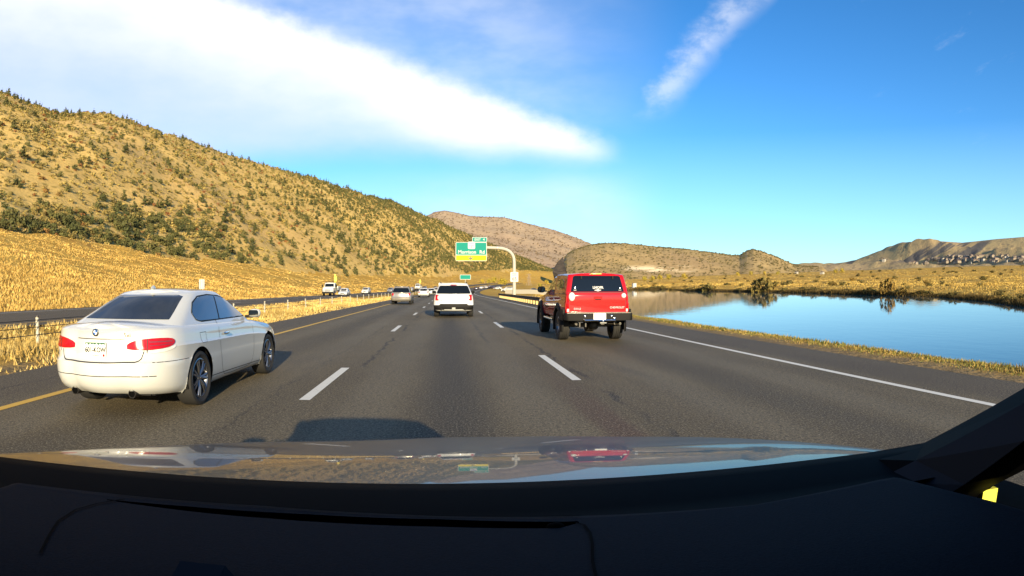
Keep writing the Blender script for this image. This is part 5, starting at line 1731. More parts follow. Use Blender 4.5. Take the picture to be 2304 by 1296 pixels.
    for x, zz, rx, rz_ in ((-.655, 1.125, .078, .105), (.66, 1.150, .062, .062)):  # pale round lenses; the left one is enlarged to carry the sun's glare
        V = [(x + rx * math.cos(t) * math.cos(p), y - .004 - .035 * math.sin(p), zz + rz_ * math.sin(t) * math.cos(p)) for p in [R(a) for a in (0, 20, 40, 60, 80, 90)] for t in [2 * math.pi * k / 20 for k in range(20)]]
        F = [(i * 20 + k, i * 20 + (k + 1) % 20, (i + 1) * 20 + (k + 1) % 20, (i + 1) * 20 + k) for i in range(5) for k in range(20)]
        mesh('round_glare_lens', V, F, CLEARLENS, root, 50)
    # flared dark wheel lips
    mb = None
    for wy in PICK['axles']:
        for s in (1, -1):
            V, F = [], []
            N = 20
            prof = [(.445, -.06), (.445, .034), (.458, .044), (.52, .040), (.575, .022), (.60, -.01), (.60, -.04)]
            for k in range(N + 1):
                t = R(-14 + 208 * k / N)
                for rr_, xx in prof:
                    V.append((s * (.83 + xx), wy + math.cos(t) * rr_, .375 + math.sin(t) * rr_))
            m = len(prof)
            for k in range(N):
                for q in range(m - 1): F.append((k * m + q, k * m + q + 1, (k + 1) * m + q + 1, (k + 1) * m + q))
            mesh('wheel_flare', V, F, BLACKPL, root, 40)
    for s in (1, -1):
        P = [(-.28, -.16), (.26, -.16), (.28, .02), (.10, .10), (-.26, .12)]
        V, F = plate(P, 0, .05)
        mesh('rear_cladding', [(s * (.825 + b * .9), -2.20 + a * s * (1 if s > 0 else -1), .70 + c) for a, b, c in V], F, BLACKPL, root)
    # rear bumper with step, chrome top and plate
    P = plan(.86, -2.68, -2.46, .10, .10, .02, .02, .02, .0, None, 4, 6, 10)
    rows = [np.column_stack([P * (k, 1), np.full(len(P), z)]) for k, z in ((.97, .545), (1.0, .56), (1.0, .70), (.985, .725))]
    v, f = loft(rows, True, 0.0); bp = mesh('rear_bumper', v, f, BLACKPL, root, 35)
    MB().box((0, -2.585, .731), (1.60, .16, .012)).build('bumper_step', CHROME, bp)
    MB().tube([(-.40, -2.70, .58), (-.38, -2.74, .555), (.38, -2.74, .555), (.40, -2.70, .58)], .022, 8).build('bumper_bar', CHROME, bp, 40)
    for x in (-.37, .30, .37):
        lump('bumper_lamp', (x, -2.70, .655 if x != .37 else .60), (.065, .04, .065), CHROME, bp)
    number_plate(sk, root, .0, .645, '', w=.31, h=.16, yy=-2.712)
    # running gear
    MB().tube([(-.62, -1.52, .375), (.62, -1.52, .375)], .055, 10).build('rear_axle', DARKMETAL, root)
    lump('differential', (.10, -1.56, .375), (.30, .30, .28), DARKMETAL, root, 2.2)
    MB().tube([(-.50, -2.35, .46), (-.50, -.9, .46)], .05, 8).build('leaf_spring', DARKMETAL, root)
    MB().tube([(.50, -2.35, .46), (.50, -.9, .46)], .05, 8).build('leaf_spring', DARKMETAL, root)
    MB().tube([(.56, -2.55, .46), (.40, -1.9, .44), (.36, -1.0, .44)], .035, 8).build('exhaust_pipe', CHROME, root)
    for x in (-.45, -.30):
        MB().box((x, -2.45, .47), (.03, .06, .18)).build('hanger_bracket', DARKMETAL, root)
    hit_ = MB().box((.06, -2.60, .49), (.08, .30, .08)).build('tow_hitch', DARKMETAL, root)
    lump('hitch_ball', (.06, -2.80, .535), (.06, .06, .07), CHROME, hit_, 2)
    MB().box((.06, -2.77, .495), (.16, .10, .02)).build('hitch_plate', CHROME, hit_)
    MB().box((0, .2, .52), (.9, 3.6, .12)).build('frame', DARKMETAL, root)
    mirrors(sk, root, .72, 1.30, .82, BLACKPL, (.24, .12, .19))
    for s in (1, -1):
        MB().box((s * .845, .40, .83), (.012, .9, .03)).build('side_moulding', BLACKPL, root)
        MB().tube([(s * .80, -.70, .49), (s * .80, .95, .49)], .045, 8).build('side_step', CHROME, root)
    return root
pickup = make_pickup((3.66, 17.47, 0), 0)

# ---- generic tall car (white SUV, silver wagon) and saloons
def wagon_spec(H, W, L, belt, pt, rear=.16, lod=1.0, roofw=.62):
    w = W / 2; hl = L / 2
    return dict(w=w, yr=-hl, yf=hl, cr=(.30, .22), cf=(.42, .34), bow=(.06, .12), ww=.24, wr=.36, ra=.42, axles=(-hl + .95, hl - .88), paint=pt, crown=.05, lod=lod,
        deck=[(-hl, belt - .02), (-hl + .3, belt + .01), (0, belt), (hl - 1.35, belt - .03), (hl - 1.0, belt - .06), (hl - .3, belt - .17), (hl, belt - .32)],
        zb=[(-hl, .30), (0, .24), (hl, .26)], wf=[(-hl, .97), (0, 1.0), (hl, .95)],
        rows=[(0, .12, .10, .10), (.07, .05, .03, .04), (.2, .01, -.01, 0), (.38, 0, -.01, 0), (.45, 0, .02, .01), (.6, .005, .04, .02), (.8, .02, .05, .05), (.93, .04, .06, .08), (1, .10, .09, .12)],
        cabins=[dict(name='cabin', w=(w - .085, w * roofw * 1.09), yr=(-hl + .10, -hl + .10 + rear * 2.6), yf=(hl - 1.02, hl - 1.75), c=(.16, .16, .28, .22), bow=(.05, .12),
                     roof=[(-hl, H - .06), (-hl + 1, H - .015), (0, H - .02), (hl - 1.6, H - .06), (hl - .8, H - .12)], crown=.03)])

def make_suv(name, loc, rz, spec, H, belt, label, cat, low_black=True, lamps='c', lodlamps=True, plate_txt=''):
    root = empty(name, loc, rz, label, cat)
    sk, body = vehicle(spec, root)
    w = spec['w']; hl = -spec['yr']
    zt = H - .13
    wb = w - .17; wt2 = w - .30
    sk.patch('rear_window', [(-wb, belt + .06), (-wb + .05, belt + .04), (wb - .05, belt + .04), (wb, belt + .06), (wb - .01, belt + .12), (wt2 + .02, zt - .04), (wt2 - .05, zt), (-wt2 + .05, zt), (-wt2 - .02, zt - .04), (-wb + .01, belt + .12)], 'B', GLASS, root, off=.008, step=.05)
    sk.patch('windscreen', [(-wb, belt + .05), (wb, belt + .05), (wt2, zt), (-wt2, zt)], 'F', GLASS, root, off=.005, round_=1, step=.07)
    for v in 'RL':
        sk.patch('side_window', [(-hl + .55, belt + .07), (-hl + .75, zt), (hl - 2.0, zt), (hl - 1.32, belt + .04)], v, GLASS, root, off=.004, round_=1, step=.07)
    sk.seams('panel_gap', [([(-w + .16, belt - .02), (-w + .20, .62), (w - .20, .62), (w - .16, belt - .02)], 'B', dict(width=.012))] + [([(y_, belt), (y_, .36)], v) for v in 'RL' for y_ in (-.75, .25, 1.15)], SEAM, root)
    for s in (1, -1):
        if lamps == 'c':
            t = sk.patch('tail_lamp', [(s * a, b) for a, b in ((w - .26, belt + .0), (w - .11, belt + .0), (w - .10, belt - .27), (w - .25, belt - .27))], 'B', REDLENS, root, off=.010, step=.05)
            sk.patch('lamp_window', [(s * a, b) for a, b in ((w - .28, belt - .05), (w - .21, belt - .05), (w - .21, belt - .20), (w - .30, belt - .20))], 'B', CLEARLENS, t, off=.014, step=.05)
            sk.patch('lamp_side', [(-hl + .20, belt - .24), (-hl + .20, belt - .01), (-hl + .42, belt - .01), (-hl + .38, belt - .18)], 'R' if s > 0 else 'L', REDLENS, t, off=.006, step=.06)
        else:
            sk.patch('tail_lamp', [(s * a, b) for a, b in ((w - .28, belt - .03), (w - .12, belt - .01), (w - .11, belt - .24), (w - .24, belt - .22))], 'B', REDLENS, root, off=.010, step=.05)
        sk.patch('headlamp', [(s * a, b) for a, b in ((w - .42, .66), (w - .10, .70), (w - .08, .60), (w - .38, .56))], 'F', HEADLENS, root, off=.006, step=.06)
    if low_black:
        sk.patch('bumper_skirt', [(-w + .16, .345), (w - .16, .345), (w - .14, .57), (w - .28, .57), (w - .34, .62), (-w + .34, .62), (-w + .28, .57), (-w + .14, .57)], 'B', BLACKPL, root, off=.012, step=.06)
        for v in ('BR', 'BL'): sk.patch('bumper_corner', [(.02, .35), (.36, .35), (.38, .555), (.02, .57)], v, BLACKPL, root, off=.011, step=.05)
        for v in 'RL':
            sk.patch('sill_trim', [(-hl + 1.43, .27), (hl - 1.36, .27), (hl - 1.36, .38), (-hl + 1.43, .40)], v, BLACKPL, root, off=.006, step=.10)
        for s in (1, -1):
            e = MB().lathe([(.055, -.05), (.06, 0), (.06, .2), (.05, .2), (.05, -.04)], (s * .56, -hl - .03, .40), 'y', 18).build('exhaust_pipe', CHROME, root, 40)
            MB().lathe([(0, 0), (.05, 0)], (s * .56, -hl - .03, .40), 'y', 16).build('pipe_mouth', BLACKPL, e)
    if plate_txt is not None:
        zz = .66 if low_black else belt - .16
        number_plate(sk, root, 0, belt - .17, plate_txt)
    for s in (1, -1):
        MB().tube([(s * (w - .33), -hl + .9, H - .0), (s * (w - .33), -hl + 1.0, H + .035), (s * (w - .33), hl - 2.0, H + .03), (s * (w - .33), hl - 1.9, H - .02)], .016, 6).build('roof_rail', BLACKPL, root)
    sk.patch('grille', [(-.35, .48), (.35, .48), (.38, .66), (-.38, .66)], 'F', BLACKPL, root, off=.006, step=.08)
    mirrors(sk, root, hl - 1.45, belt + .10, w - .06, BLACKPL, (.22, .13, .15), False)
    return root

suv = make_suv('suv', (.27, 31.2, 0), R(-.2), wagon_spec(1.60, 1.90, 4.70, 1.05, P_WHITE2), 1.60, 1.05, 'white SUV with dark lower bumper and twin exhausts in the middle lane ahead', 'car', plate_txt=None)
MB().box((0, -2.40, .42), (.16, .06, .10)).build('tow_hitch', CHROME, suv)
MB().box((0, -2.385, .36), (.9, .03, .03)).build('bumper_strip', CHROME, suv)
y = -2.35
text_mesh('EDGE', .07, 'model_lettering', CHROME, suv, (-.62, -2.39, .80), ext=.004)
lump('high_brake_lamp', (0, -2.03, 1.50), (.30, .04, .035), REDLENS, suv, 4)
wagon = make_suv('wagon', (-3.98, 55.1, 0), 0, wagon_spec(1.52, 1.78, 4.6, .98, P_SILVER, .13), 1.52, .98, 'silver tan estate car with dark tinted rear window in the left lane', 'car', False, 'r')

def saloon_spec(H, W, L, belt, pt, lod=.6):
    w = W / 2; hl = L / 2
    return dict(w=w, yr=-hl, yf=hl, cr=(.36, .28), cf=(.42, .34), bow=(.06, .12), ww=.22, wr=.32, ra=.37, axles=(-hl + 1.0, hl - .88), paint=pt, crown=.05, lod=lod,
        deck=[(-hl, belt - .04), (-hl + .2, belt + .01), (-hl + .9, belt + .02), (.4, belt), (hl - 1.2, belt - .05), (hl - .3, belt - .2), (hl, belt - .32)],
        zb=[(-hl, .28), (0, .2), (hl, .24)], wf=[(-hl, .96), (0, 1.0), (hl, .94)],
        rows=[(0, .12, .10, .10), (.08, .05, .03, .04), (.25, .01, -.01, 0), (.48, 0, 0, 0), (.55, .004, .04, .02), (.8, .015, .06, .05), (.93, .04, .07, .08), (1, .10, .10, .12)],
        cabins=[dict(name='cabin', w=(w - .09, w * .63), yr=(-hl + .45, -hl + 1.25), yf=(hl - 1.2, hl - 1.95), c=(.18, .22, .28, .22), bow=(.06, .12), roof=[(-hl, H - .1), (-.6, H - .02), (0, H - .02), (.8, H - .08), (1.4, H - .15)], crown=.035)])

def make_saloon(loc, rz, spec, H, belt, label, group=None, name='saloon'):
    root = empty(name, loc, rz, label, 'car', group)
    sk, body = vehicle(spec, root)
    w = spec['w']; hl = -spec['yr']; zt = H - .10
    wb, wt2 = w - .20, w - .34
    sk.patch('rear_window', [(-wb, belt + .08), (wb, belt + .08), (wt2, zt), (-wt2, zt)], 'B', GLASS, root, off=.005, round_=1, step=.1)
    sk.patch('windscreen', [(-wb, belt + .04), (wb, belt + .04), (wt2, zt), (-wt2, zt)], 'F', GLASS, root, off=.005, round_=1, step=.1)
    for v in 'RL':
        sk.patch('side_window', [(-hl + 1.05, belt + .06), (-hl + 1.45, zt), (hl - 2.2, zt), (hl - 1.5, belt + .04)], v, GLASS, root, off=.004, round_=1, step=.1)
    for s in (1, -1):
        sk.patch('tail_lamp', [(s * a, b) for a, b in ((w - .42, belt - .06), (w - .14, belt - .05), (w - .13, belt - .22), (w - .38, belt - .20))], 'B', REDLENS, root, off=.012, step=.08)
        sk.patch('headlamp', [(s * a, b) for a, b in ((w - .44, .60), (w - .10, .66), (w - .08, .54), (w - .40, .50))], 'F', HEADLENS, root, off=.010, step=.08)
    sk.patch('grille', [(-.36, .44), (.36, .44), (.38, .56), (-.38, .56)], 'F', BLACKPL, root, off=.010, step=.1)
    sk.patch('air_intake', [(-w + .30, .28), (w - .30, .28), (w - .32, .38), (-w + .32, .38)], 'F', BLACKPL, root, off=.010, step=.1)
    sk.patch('bumper_skirt', [(-w + .20, .29), (w - .20, .29), (w - .20, .44), (-w + .20, .44)], 'B', BLACKPL, root, off=.012, step=.1)
    mirrors(sk, root, hl - 1.6, belt + .09, w - .06, BLACKPL, (.20, .12, .13), False)
    return root

hatch = make_saloon((-3.85, 99.7, float(road_z(99.7))), 0, saloon_spec(1.46, 1.78, 4.4, .93, P_WHITE2), 1.46, .93, 'white saloon car in the left lane ahead of the silver estate')

def repaint(o, old, new):
    for q in [o] + list(o.children_recursive):
        if q.type == 'MESH':
            for i, m_ in enumerate(q.data.materials):
                if m_ == old:
                    q.data = q.data.copy() if q.data.users > 1 else q.data
                    q.data.materials[i] = new
def place(src, X, Y, rz, label, pnt=None, old=P_WHITE2, group=None, cat=None, s=1.0):
    c = copy_tree(src)
    c.location = (X, Y, float(road_z(Y))); c.rotation_euler = (0, 0, rz); c.scale = (s, s, s)
    c['label'] = label
    if group: c['group'] = group
    if pnt is not None: repaint(c, old, pnt)
    return c

def head(Y): return -math.atan(float(road_x(Y + 1) - road_x(Y)))
LANES = {-1: -3.4, 0: 0.05, 1: 3.85}
def ahead(src, lane, Y, label, pnt=None, old=P_WHITE2, s=1.0):
    return place(src, LANES[lane] + float(road_x(Y)), Y, head(Y), label, pnt, old, 'cars queueing ahead towards the exit sign', s=s)
def oncoming(src, u, Y, label, pnt=None, old=P_WHITE2, s=1.0):
    return place(src, u + float(road_x(Y)), Y, math.pi + head(Y), label, pnt, old, 'oncoming traffic beyond the median fence', s=s)

ahead(hatch, -1, 125, 'white saloon in the left lane half hidden by the saloon before it', P_WHITE)
ahead(suv, -1, 155, 'white SUV with dark rear window following a white van far ahead')
ahead(hatch, -1, 222, 'dark red saloon far ahead in the left lane', P_DARKRED)
ahead(hatch, 0, 235, 'pale saloon far ahead showing above the roof of the white SUV', P_WHITE)
ahead(hatch, 1, 330, 'tiny white car far ahead in the right lane beyond the exit sign')
ahead(wagon, 1, 290, 'tiny dark car far ahead in the right lane', P_DARK, P_SILVER)
ahead(hatch, 1, 395, 'tiny dark saloon near the far bend of the road', P_GREY)

# box van ahead of the SUV
def make_box_van(loc, rz, label, group):
    root = empty('box_van', loc, rz, label, 'van', group)
    MB().box((0, -1.0, 1.85), (2.15, 4.0, 2.2)).build('cargo_box', P_WHITE2, root)
    P = plan(.98, .9, 2.9, .05, .05, .25, .3, 0, .12, None, 8, 5, 8)
    v, f = loft([np.column_stack([P * (1, 1), np.full(len(P), z)]) for z in (.45, .6, 1.25)] + [np.column_stack([P * (.86, .86) + (0, .06), np.full(len(P), z)]) for z in (1.95, 2.1)], True, .03)
    mesh('cab', v, f, P_WHITE2, root, 35)
    MB().box((0, -3.02, .62), (2.1, .12, .22)).build('rear_bumper', BLACKPL, root)
    for s in (1, -1):
        MB().box((s * .95, -3.03, .95), (.14, .06, .22)).build('tail_lamp', REDLENS, root)
        for y in (-1.9, 1.9): wheel(root, s * .88, y, .38, .38, .25, s, ALLOY, 6)
    MB().box((0, -3.03, 1.75), (.03, .03, 1.8)).build('door_gap', SEAM, root)
    MB().box((0, 2.35, 1.65), (1.5, .08, .45)).build('windscreen', GLASS, root)
    return root
make_box_van((-3.3 + float(road_x(186)), 186, float(road_z(186))), head(186), 'white box van rising above the cars ahead, left of the white SUV', 'cars queueing ahead towards the exit sign')

# oncoming utility truck with a yellow boom
def make_utility_truck(loc, rz, label, group):
    root = empty('utility_truck', loc, rz, label, 'truck', group)
    P = plan(1.05, 1.2, 4.6, .06, .06, .35, .35, 0, .10, None, 10, 6, 8)
    zt = lambda y: np.where(y < 2.9, 1.35, 1.30)
    v, f = loft([np.column_stack([P * (k, 1), np.full(len(P), z)]) for k, z in ((.94, .55), (1, .75), (1, 1.25), (.95, 1.55))], True, .05)
    mesh('bonnet', v, f, P_WHITE2, root, 35)
    P2 = plan(1.05, 1.15, 3.0, .06, .06, .25, .22, 0, .10, None, 8, 5, 8)
    v, f = loft([np.column_stack([(P2 - (0, 1.15)) * k + (0, 1.15), np.full(len(P2), z)]) for k, z in (((1, 1), 1.4), ((.99, .97), 1.7), ((.90, .82), 2.35), ((.82, .74), 2.45))], True, .04)
    mesh('cab', v, f, P_WHITE2, root, 35)
    sk = Skin([(v, f)])
    sk.patch('windscreen', [(-.88, 1.70), (.88, 1.70), (.80, 2.28), (-.80, 2.28)], 'F', GLASS, root, off=.01, step=.15)
    for v_ in 'RL': sk.patch('door_window', [(1.45, 1.70), (1.45, 2.25), (2.3, 2.25), (2.6, 1.70)], v_, GLASS, root, off=.01, step=.15)
    MB().box((0, 4.72, .62), (2.15, .18, .34)).build('front_bumper', BLACKPL, root)
    MB().box((0, 4.72, 1.05), (1.1, .06, .42)).build('grille', P_GREY, root)
    MB().box((0, -1.4, .95), (2.3, 5.0, .25)).build('flatbed', DARKMETAL, root)
    for s in (1, -1):
        MB().box((s * 1.0, -1.6, 1.45), (.30, 3.2, .8)).build('tool_locker', P_DARKRED if s > 0 else P_WHITE2, root)
        MB().box((s * .80, 4.66, 1.0), (.30, .08, .22)).build('headlamp', HEADLENS, root)
        m_ = MB().box((s * 1.36, 2.75, 1.9), (.20, .14, .5)).build('door_mirror', BLACKPL, root)
        for y in (-2.2, -3.2, 3.4): wheel(root, s * .95, y, .5, .5, .3, s, ALLOY, 6, .6)
    MB().box((0, 0.75, 2.65), (2.0, .10, .12)).build('head_rack', BLACKPL, root)
    mb = MB(); mb.box((-.75, .45, 2.4), (.5, .5, 2.6)); mb.box((-.75, -.9, 3.35), (.34, 3.4, .40)); mb.box((-.75, .1, 3.75), (.30, 2.0, .34), rot=Matrix.Rotation(R(10), 3, 'X'))
    mb.build('boom', BOOMY, root)
    for x in (-.95, .95): MB().box((x, 1.02, 1.7), (.1, .1, 1.9)).build('rack_post', BLACKPL, root)
    return root
ut = make_utility_truck((-22.3, 119.0, 0), math.pi, 'white oncoming utility truck carrying a yellow folded boom behind its cab', 'oncoming traffic beyond the median fence')
oncoming(hatch, -19.2, 114.5, 'white oncoming saloon right behind the fence, next to the utility truck')
oncoming(suv, -21.9, 160, 'white oncoming SUV between the white saloon and the dark pickup')
c_ = oncoming(wagon, -21.6, 205, 'oncoming brown pickup-like car with a pale bonnet, alone on the far lanes', P_GREY, P_SILVER)
oncoming(wagon, -22.0, 262, 'dark red oncoming car just above the silver estate roof', P_DARKRED, P_SILVER)
ut2 = copy_tree(ut); ut2.location = (-19.0 + float(road_x(262)), 262, float(road_z(262))); ut2.rotation_euler = (0, 0, math.pi + head(262)); ut2.scale = (1, 1, 1.15)
ut2['label'] = 'tall white oncoming truck showing above the silver estate roof'
oncoming(hatch, -18.8, 236, 'white oncoming saloon in front of the tall white truck')
oncoming(suv, -21.6, 300, 'dark oncoming SUV left of the white saloon ahead', P_DARK)
oncoming(hatch, -18.6, 318, 'black oncoming saloon by the far end of the fence', P_DARK)
oncoming(hatch, -22.2, 360, 'grey oncoming saloon farthest away beyond the fence', P_GREY)

# traffic waiting on the ramp to the right, far ahead
def ramp(src, px, r, rz, label, pnt=None, old=P_WHITE2, s=1.0):
    x, y, z = at_px(px, r)
    c = copy_tree(src); c.location = (x, y, z + .05); c.rotation_euler = (0, 0, rz); c.scale = (s, s, s); c['label'] = label; c['group'] = 'traffic on the ramp far ahead'
    if pnt is not None: repaint(c, old, pnt)
ramp(suv, 1090, 345, .5, 'white SUV on the far ramp, leftmost of the ramp traffic')
ramp(hatch, 1104, 330, .8, 'dark car on the far ramp beside the white SUV', P_DARK)
ramp(hatch, 1120, 320, 1.2, 'pale saloon on the far ramp left of the sign mast', P_WHITE)
ramp(suv, 1143, 240, 1.35, 'white van-like car beside the foot of the sign mast', None, s=1.15)
ramp(hatch, 1199, 218, 1.5, 'black car on the ramp behind the barrier, right of the mast', P_DARK)
# ------------------------------------------------------------------ the car the camera rides in
NAVY = material('dark_blue_black_paint', (0.008, 0.010, 0.018), 0.35, 0.0, 0.45, 0.15, 0.02)
DASHM, n = nodemat('dashboard_grain')
g_ = n.noise(n.obj, 420.0, 2, 0.6)
n.put(n.b.inputs['Base Color'], n.mix(g_, (0.0048, 0.0058, 0.0082), (0.0120, 0.0145, 0.0195)))
n.b.inputs['Roughness'].default_value = 0.8
n.b.inputs['Specular IOR Level'].default_value = 0.04
bump(n, g_, 0.35, 0.0008)
FRIT = material('black_cowl', (0.0008, 0.0008, 0.0011), 0.7, spec=0.02)
TRIM = material('pillar_trim', (0.020, 0.023, 0.028), 0.9, spec=0.02)
VOID = material('slot_black', (0.0008, 0.0008, 0.0008), 0.95, spec=0.05)
BUMPG = material('sensor_plastic', (0.02, 0.02, 0.022), 0.35)

own = empty('own_car', (0, 0, 0), 0, 'dark car the picture is taken from, with its bonnet, dashboard and windscreen pillar', 'car')
# lower body with wheels
ob = dict(w=.90, yr=-3.1, yf=1.98, cr=(.35, .3), cf=(.46, .42), bow=(.06, .14), rows=[(0, .12, .10, .10), (.1, .04, .03, .04), (.3, .005, 0, 0), (.6, 0, 0, .01), (.8, .02, .03, .04), (.94, .05, .06, .08), (1, .12, .10, .12)])
deck_o = smooth_curve([(-3.1, .92), (-2.6, .99), (.6, .98), (1.0, .93), (1.5, .84), (1.8, .74), (2.0, .62)], .2); zb_o = smooth_curve([(-3.1, .28), (0, .20), (2, .24)], .2)
rows = []
for t, ins, ri, fi in ob['rows']:
    P = plan(ob['w'] - ins, ob['yr'] + ri, ob['yf'] - fi, *ob['cr'], *ob['cf'], *ob['bow'])
    z0, z1 = zb_o(P[:, 1]), deck_o(P[:, 1])
    rows.append(np.column_stack([P, z0 + (z1 - z0) * t]))
V, F = loft(rows, True, .0)
V, F = cut_arches(V, F, [(-1.70, .33), (1.06, .33)], .385, .66)
mesh('body', V, F, NAVY, own, 30)
for wy in (-1.70, 1.06):
    for s in (1, -1): wheel(own, s * .775, wy, .33, .33, .23, s, ALLOY, 7)
# bonnet: crown falling away from the windscreen base
xs_c = np.array([-.88, -.82, -.75, -.56, 0, .3, .62, .75, .82, .88])
yc_c = np.array([.80, .92, 1.25, 1.65, 1.78, 1.76, 1.60, 1.35, 1.09, .86])
zc_c = np.array([1.03, 1.022, .962, .893, .886, .887, .907, .945, .972, .985])
xg = np.linspace(-.88, .88, 111)
yc_s = np.interp(xg, xs_c, yc_c); zc_s = np.interp(xg, xs_c, zc_c)
ker = np.hanning(19); ker /= ker.sum()
sm = lambda a: np.convolve(np.pad(a, 9, mode='edge'), ker, 'valid')
yc_s, zc_s = sm(yc_s), sm(zc_s)
V = []
NV = 46
for j in range(NV + 1):
    t = j / NV * 1.32
    for i, x in enumerate(xg):
        yb = .735 - .03 * (x / .88) ** 2
        zb_ = 1.052 - .012 * (x / .88) ** 4
        L = max(yc_s[i] - yb, .06); D = zb_ - zc_s[i]
        m1 = .245; m0 = 2 * D / L - m1
        s = t * L
        z = zb_ - m0 * s - (m1 - m0) / (2 * L) * s * s
        if t > 1: z -= 1.4 * ((t - 1) * L) ** 2
        V.append((x, yb + s, z))
nx_ = len(xg)
F = [(j * nx_ + i, j * nx_ + i + 1, (j + 1) * nx_ + i + 1, (j + 1) * nx_ + i) for j in range(NV) for i in range(nx_ - 1)]
mesh('bonnet', V, F, NAVY, own, smooth='all')
# black cowl below the glass
cw = [(x, .745 - .02 * abs(x), 1.086) for x in np.linspace(-.76, .76, 31)] + [(x, .530, 1.100) for x in np.linspace(.76, -.76, 31)]
V = []
N = 40
ysec = [(.725, 1.02), (.715, 1.080), (.700, 1.090), (.66, 1.094), (.60, 1.090), (.56, 1.090), (.535, 1.100)]
xs_ = np.linspace(-.78, .78, N + 1)
for yy_, zz_ in ysec:
    for x in xs_: V.append((x, yy_ - .03 * (abs(x) / .78) ** 3, zz_))
F = [(j * (N + 1) + i, j * (N + 1) + i + 1, (j + 1) * (N + 1) + i + 1, (j + 1) * (N + 1) + i) for j in range(len(ysec) - 1) for i in range(N)]
mesh('cowl', V, [f[::-1] for f in F], FRIT, own, smooth='all')
# dashboard pad with the demister slot left open
sf = lambda x: np.interp(x, [-.80, -.50, -.345, -.25, -.13, -.01, .10, .115, .28, .45, .8], [.520, .531, .5325, .5385, .539, .530, .5085, .508, .50, .51, .50])
sn = lambda x: np.interp(x, [-.80, -.50, -.345, -.25, -.12, -.01, .09, .115, .28, .45, .8], [.518, .529, .5305, .5225, .515, .506, .490, .506, .498, .508, .498])
fe = lambda x: np.interp(x, [-.80, -.50, -.35, -.18, -.05, .11, .28, .45, .8], [.535, .545, .552, .556, .545, .525, .505, .525, .51])
xd = np.linspace(-.78, .78, 157)
rowsd = []
for k, f_ in enumerate([lambda x: fe(x) + .004, lambda x: fe(x), lambda x: (fe(x) + sf(x)) / 2, sf, sn, lambda x: sn(x) - .03, lambda x: sn(x) - .07, lambda x: x * 0 + .38, lambda x: x * 0 + .32, lambda x: x * 0 + .25, lambda x: x * 0 + .16, lambda x: x * 0 + .08, lambda x: x * 0 + .05]):
    yv = f_(xd)
    zv = 1.110 + np.clip(.54 - yv, 0, .2) * .09 - np.clip(.30 - yv, 0, 1) ** 2 * 1.2 - (.014 if k == 0 else 0) - .02 * (np.abs(xd) / .78) ** 6 - .13 * sstep(.47, .60, np.abs(xd))
    rowsd.append(np.column_stack([xd, yv, zv]))
V = np.concatenate(rowsd); nd = len(xd)
F = []
for j in range(len(rowsd) - 1):
    for i in range(nd - 1):
        xm = (xd[i] + xd[i + 1]) / 2
        if j == 3 and -.345 < xm < .105: continue
        F.append((j * nd + i, (j + 1) * nd + i, (j + 1) * nd + i + 1, j * nd + i + 1))
dash = mesh('dashboard', V, F, DASHM, own, smooth='all')
MB().box((-.12, .515, 1.075), (.56, .07, .01)).build('demister_slot', VOID, dash)
def groove(pts, name, w=.0012, mat=VOID, dz=.0012):
    V, F = [], []
    pts = [Vector((a, b, 1.110 + max(0, min(.2, .54 - b)) * .09 + dz)) for a, b in pts]
    for i, p in enumerate(pts):
        d = (pts[min(i + 1, len(pts) - 1)] - pts[max(0, i - 1)]).normalized(); q = Vector((-d.y, d.x, 0)) * w
        V += [p + q, p - q]
    F = [(2 * i, 2 * i + 1, 2 * i + 3, 2 * i + 2) for i in range(len(pts) - 1)]
    return mesh(name, V, F, mat, dash)
groove([(x, sf(x) + .0 - .024) if False else (x, fe(x) - .002) for x in np.linspace(-.34, .115, 12)], 'dash_seam', .0010)
groove([(.106, .500), (.112, .492), (.112, .47), (.107, .44), (.098, .40), (.092, .36), (.09, .30)], 'dash_seam')
groove([(-.322, .538), (-.338, .51), (-.345, .48), (-.338, .44), (-.32, .40), (-.30, .36)], 'dash_seam')
sd_ = lump('sun_sensor', (.088, .4965, 1.1135), (.016, .009, .007), VOID, dash, 2)
MB().box((-.163, .352, 1.132), (.040, .022, .010), rot=Matrix.Rotation(R(12), 3, 'X'), taper=.8).build('mount_foot', TRIM, dash)
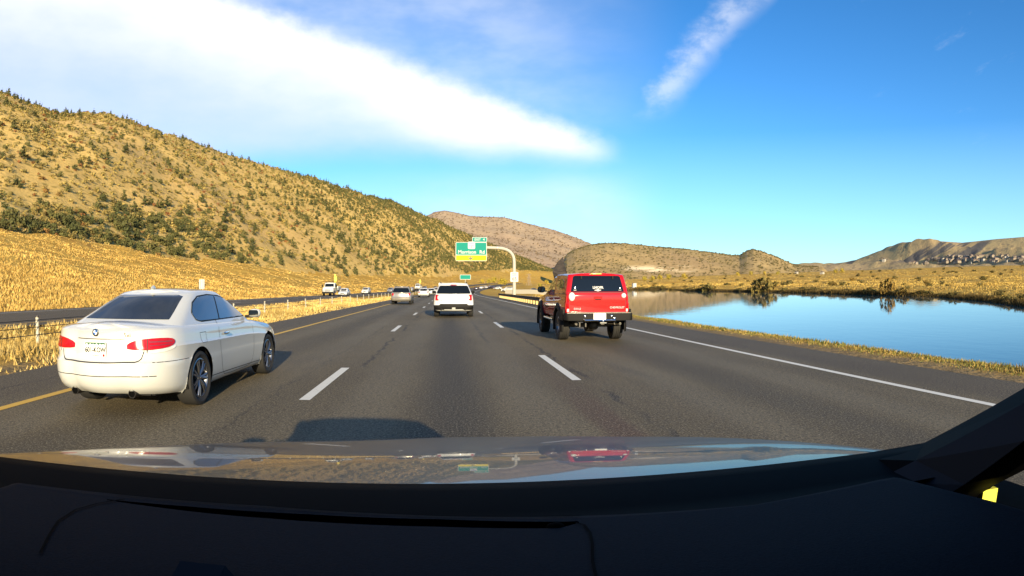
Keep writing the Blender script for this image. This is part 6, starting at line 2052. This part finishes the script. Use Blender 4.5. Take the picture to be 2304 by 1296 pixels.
# windscreen pillar on the right: black glass edge and cloth trim
def pt(px, py, r):
    d = view_dir(px, py); h_ = math.hypot(d.x, d.y)
    return Vector((d.x / h_ * r, d.y / h_ * r, CAM_H + d.z / h_ * r))
secs = [[pt(1880, 1030, .90), pt(1960, 1086, .80), pt(2100, 1132, .735), pt(2196, 1128, .90)],
        [pt(2080, 996, .985), pt(2060, 1036, .80), pt(2170, 1090, .72), pt(2236, 1092, .88)],
        [pt(2304, 873, .83), pt(2304, 906, .715), pt(2304, 992, .665), pt(2304, 1058, .80)]]
secs.append([a + (a - b) * 1.15 for a, b in zip(secs[2], secs[1])])
lastz = [max(.0, 1.44 - p.z) for p in secs[-1]]
secs.append([Vector((p.x * .93, p.y - .25, 1.44)) for p in secs[-1]])
for s in (1, -1):
    V = [(s * p.x, p.y, p.z) for sc in secs for p in sc]
    if s < 0: V = [(x - .045, y - .02, z) for x, y, z in V]
    Fb, Ft = [], []
    for j in range(len(secs) - 1):
        for k in range(4):
            q = (j * 4 + k, j * 4 + (k + 1) % 4, (j + 1) * 4 + (k + 1) % 4, (j + 1) * 4 + k)
            (Ft if k == 1 else Fb).append(q)
    pl = mesh('windscreen_pillar', V, Fb, FRIT, own)
    mesh('pillar_trim', V, Ft, TRIM, pl)
    MB().box((s * .735, .15, 1.015), (.12, .95, .035)).build('door_sill_trim', FRIT, own)
    hm = lump('door_mirror', (s * 1.03, .50, 1.06), (.24, .13, .17), NAVY, own, 3)
    V, F = plate(rounded_rect(.20, .135, .03), -.004, 0, (s * 1.03, 1.06)); mesh('mirror_glass', [(a, b + .432, c) for a, b, c in V], F, CHROME, hm)
PATCH_YELLOW = material('sunlit_patch_yellow', (0.62, 0.60, 0.05), 0.6)
c_ = pt(2222, 1118, .885); d_ = view_dir(2224, 1119)
patch_block = MB().box((0, 0, 0), (.026, .010, .024)).build('yellow_patch_block', PATCH_YELLOW, own)  # added yellow block, stands in for a sunlit patch by the door
patch_block.location = c_; patch_block.rotation_euler = (0, 0, -R(12))
# roof, side glass and tail: what casts the long shadow on the road ahead
SIDE_OPAQUE = material('opaque_side_glass', (0.006, 0.006, 0.007), 0.05)  # unseen panes made opaque and carried forward to keep sun off the dashboard
V = []
roof_sec = [(-.70, 1.03), (-.695, 1.06), (-.60, 1.385), (-.54, 1.435), (-.35, 1.462), (0, 1.47), (.35, 1.462), (.54, 1.435), (.60, 1.385), (.695, 1.06), (.70, 1.03)]
ysr = [(.16, 0.985), (0.0, 1.0), (-.6, 1.005), (-1.3, 1.0), (-1.8, .985), (-2.3, .86), (-2.75, .70)]
for y, f in ysr:
    for x, z in roof_sec:
        V.append((x, y, 1.03 + (z - 1.03) * ((f if y > -1.6 else (f - .55) / .44))))
m = len(roof_sec)
Fp, Fg = [], []
for j in range(len(ysr) - 1):
    for k in range(m - 1):
        q = (j * m + k, j * m + k + 1, (j + 1) * m + k + 1, (j + 1) * m + k)
        (Fg if k in (1, m - 3) else Fp).append(q)
Fp.append(tuple((len(ysr) - 1) * m + k for k in range(m)))
rf_ = mesh('roof', V, Fp, NAVY, own)
mesh('side_window', V, Fg, SIDE_OPAQUE, own)
for yy in (-1.45, -.55, .45):
    pass
MB().box((0, -1.2, .72), (1.45, 2.6, .5)).build('cabin_floor', FRIT, own)
MB().box((0, -.75, 1.12), (1.36, .08, .60)).build('seat_row', FRIT, own)
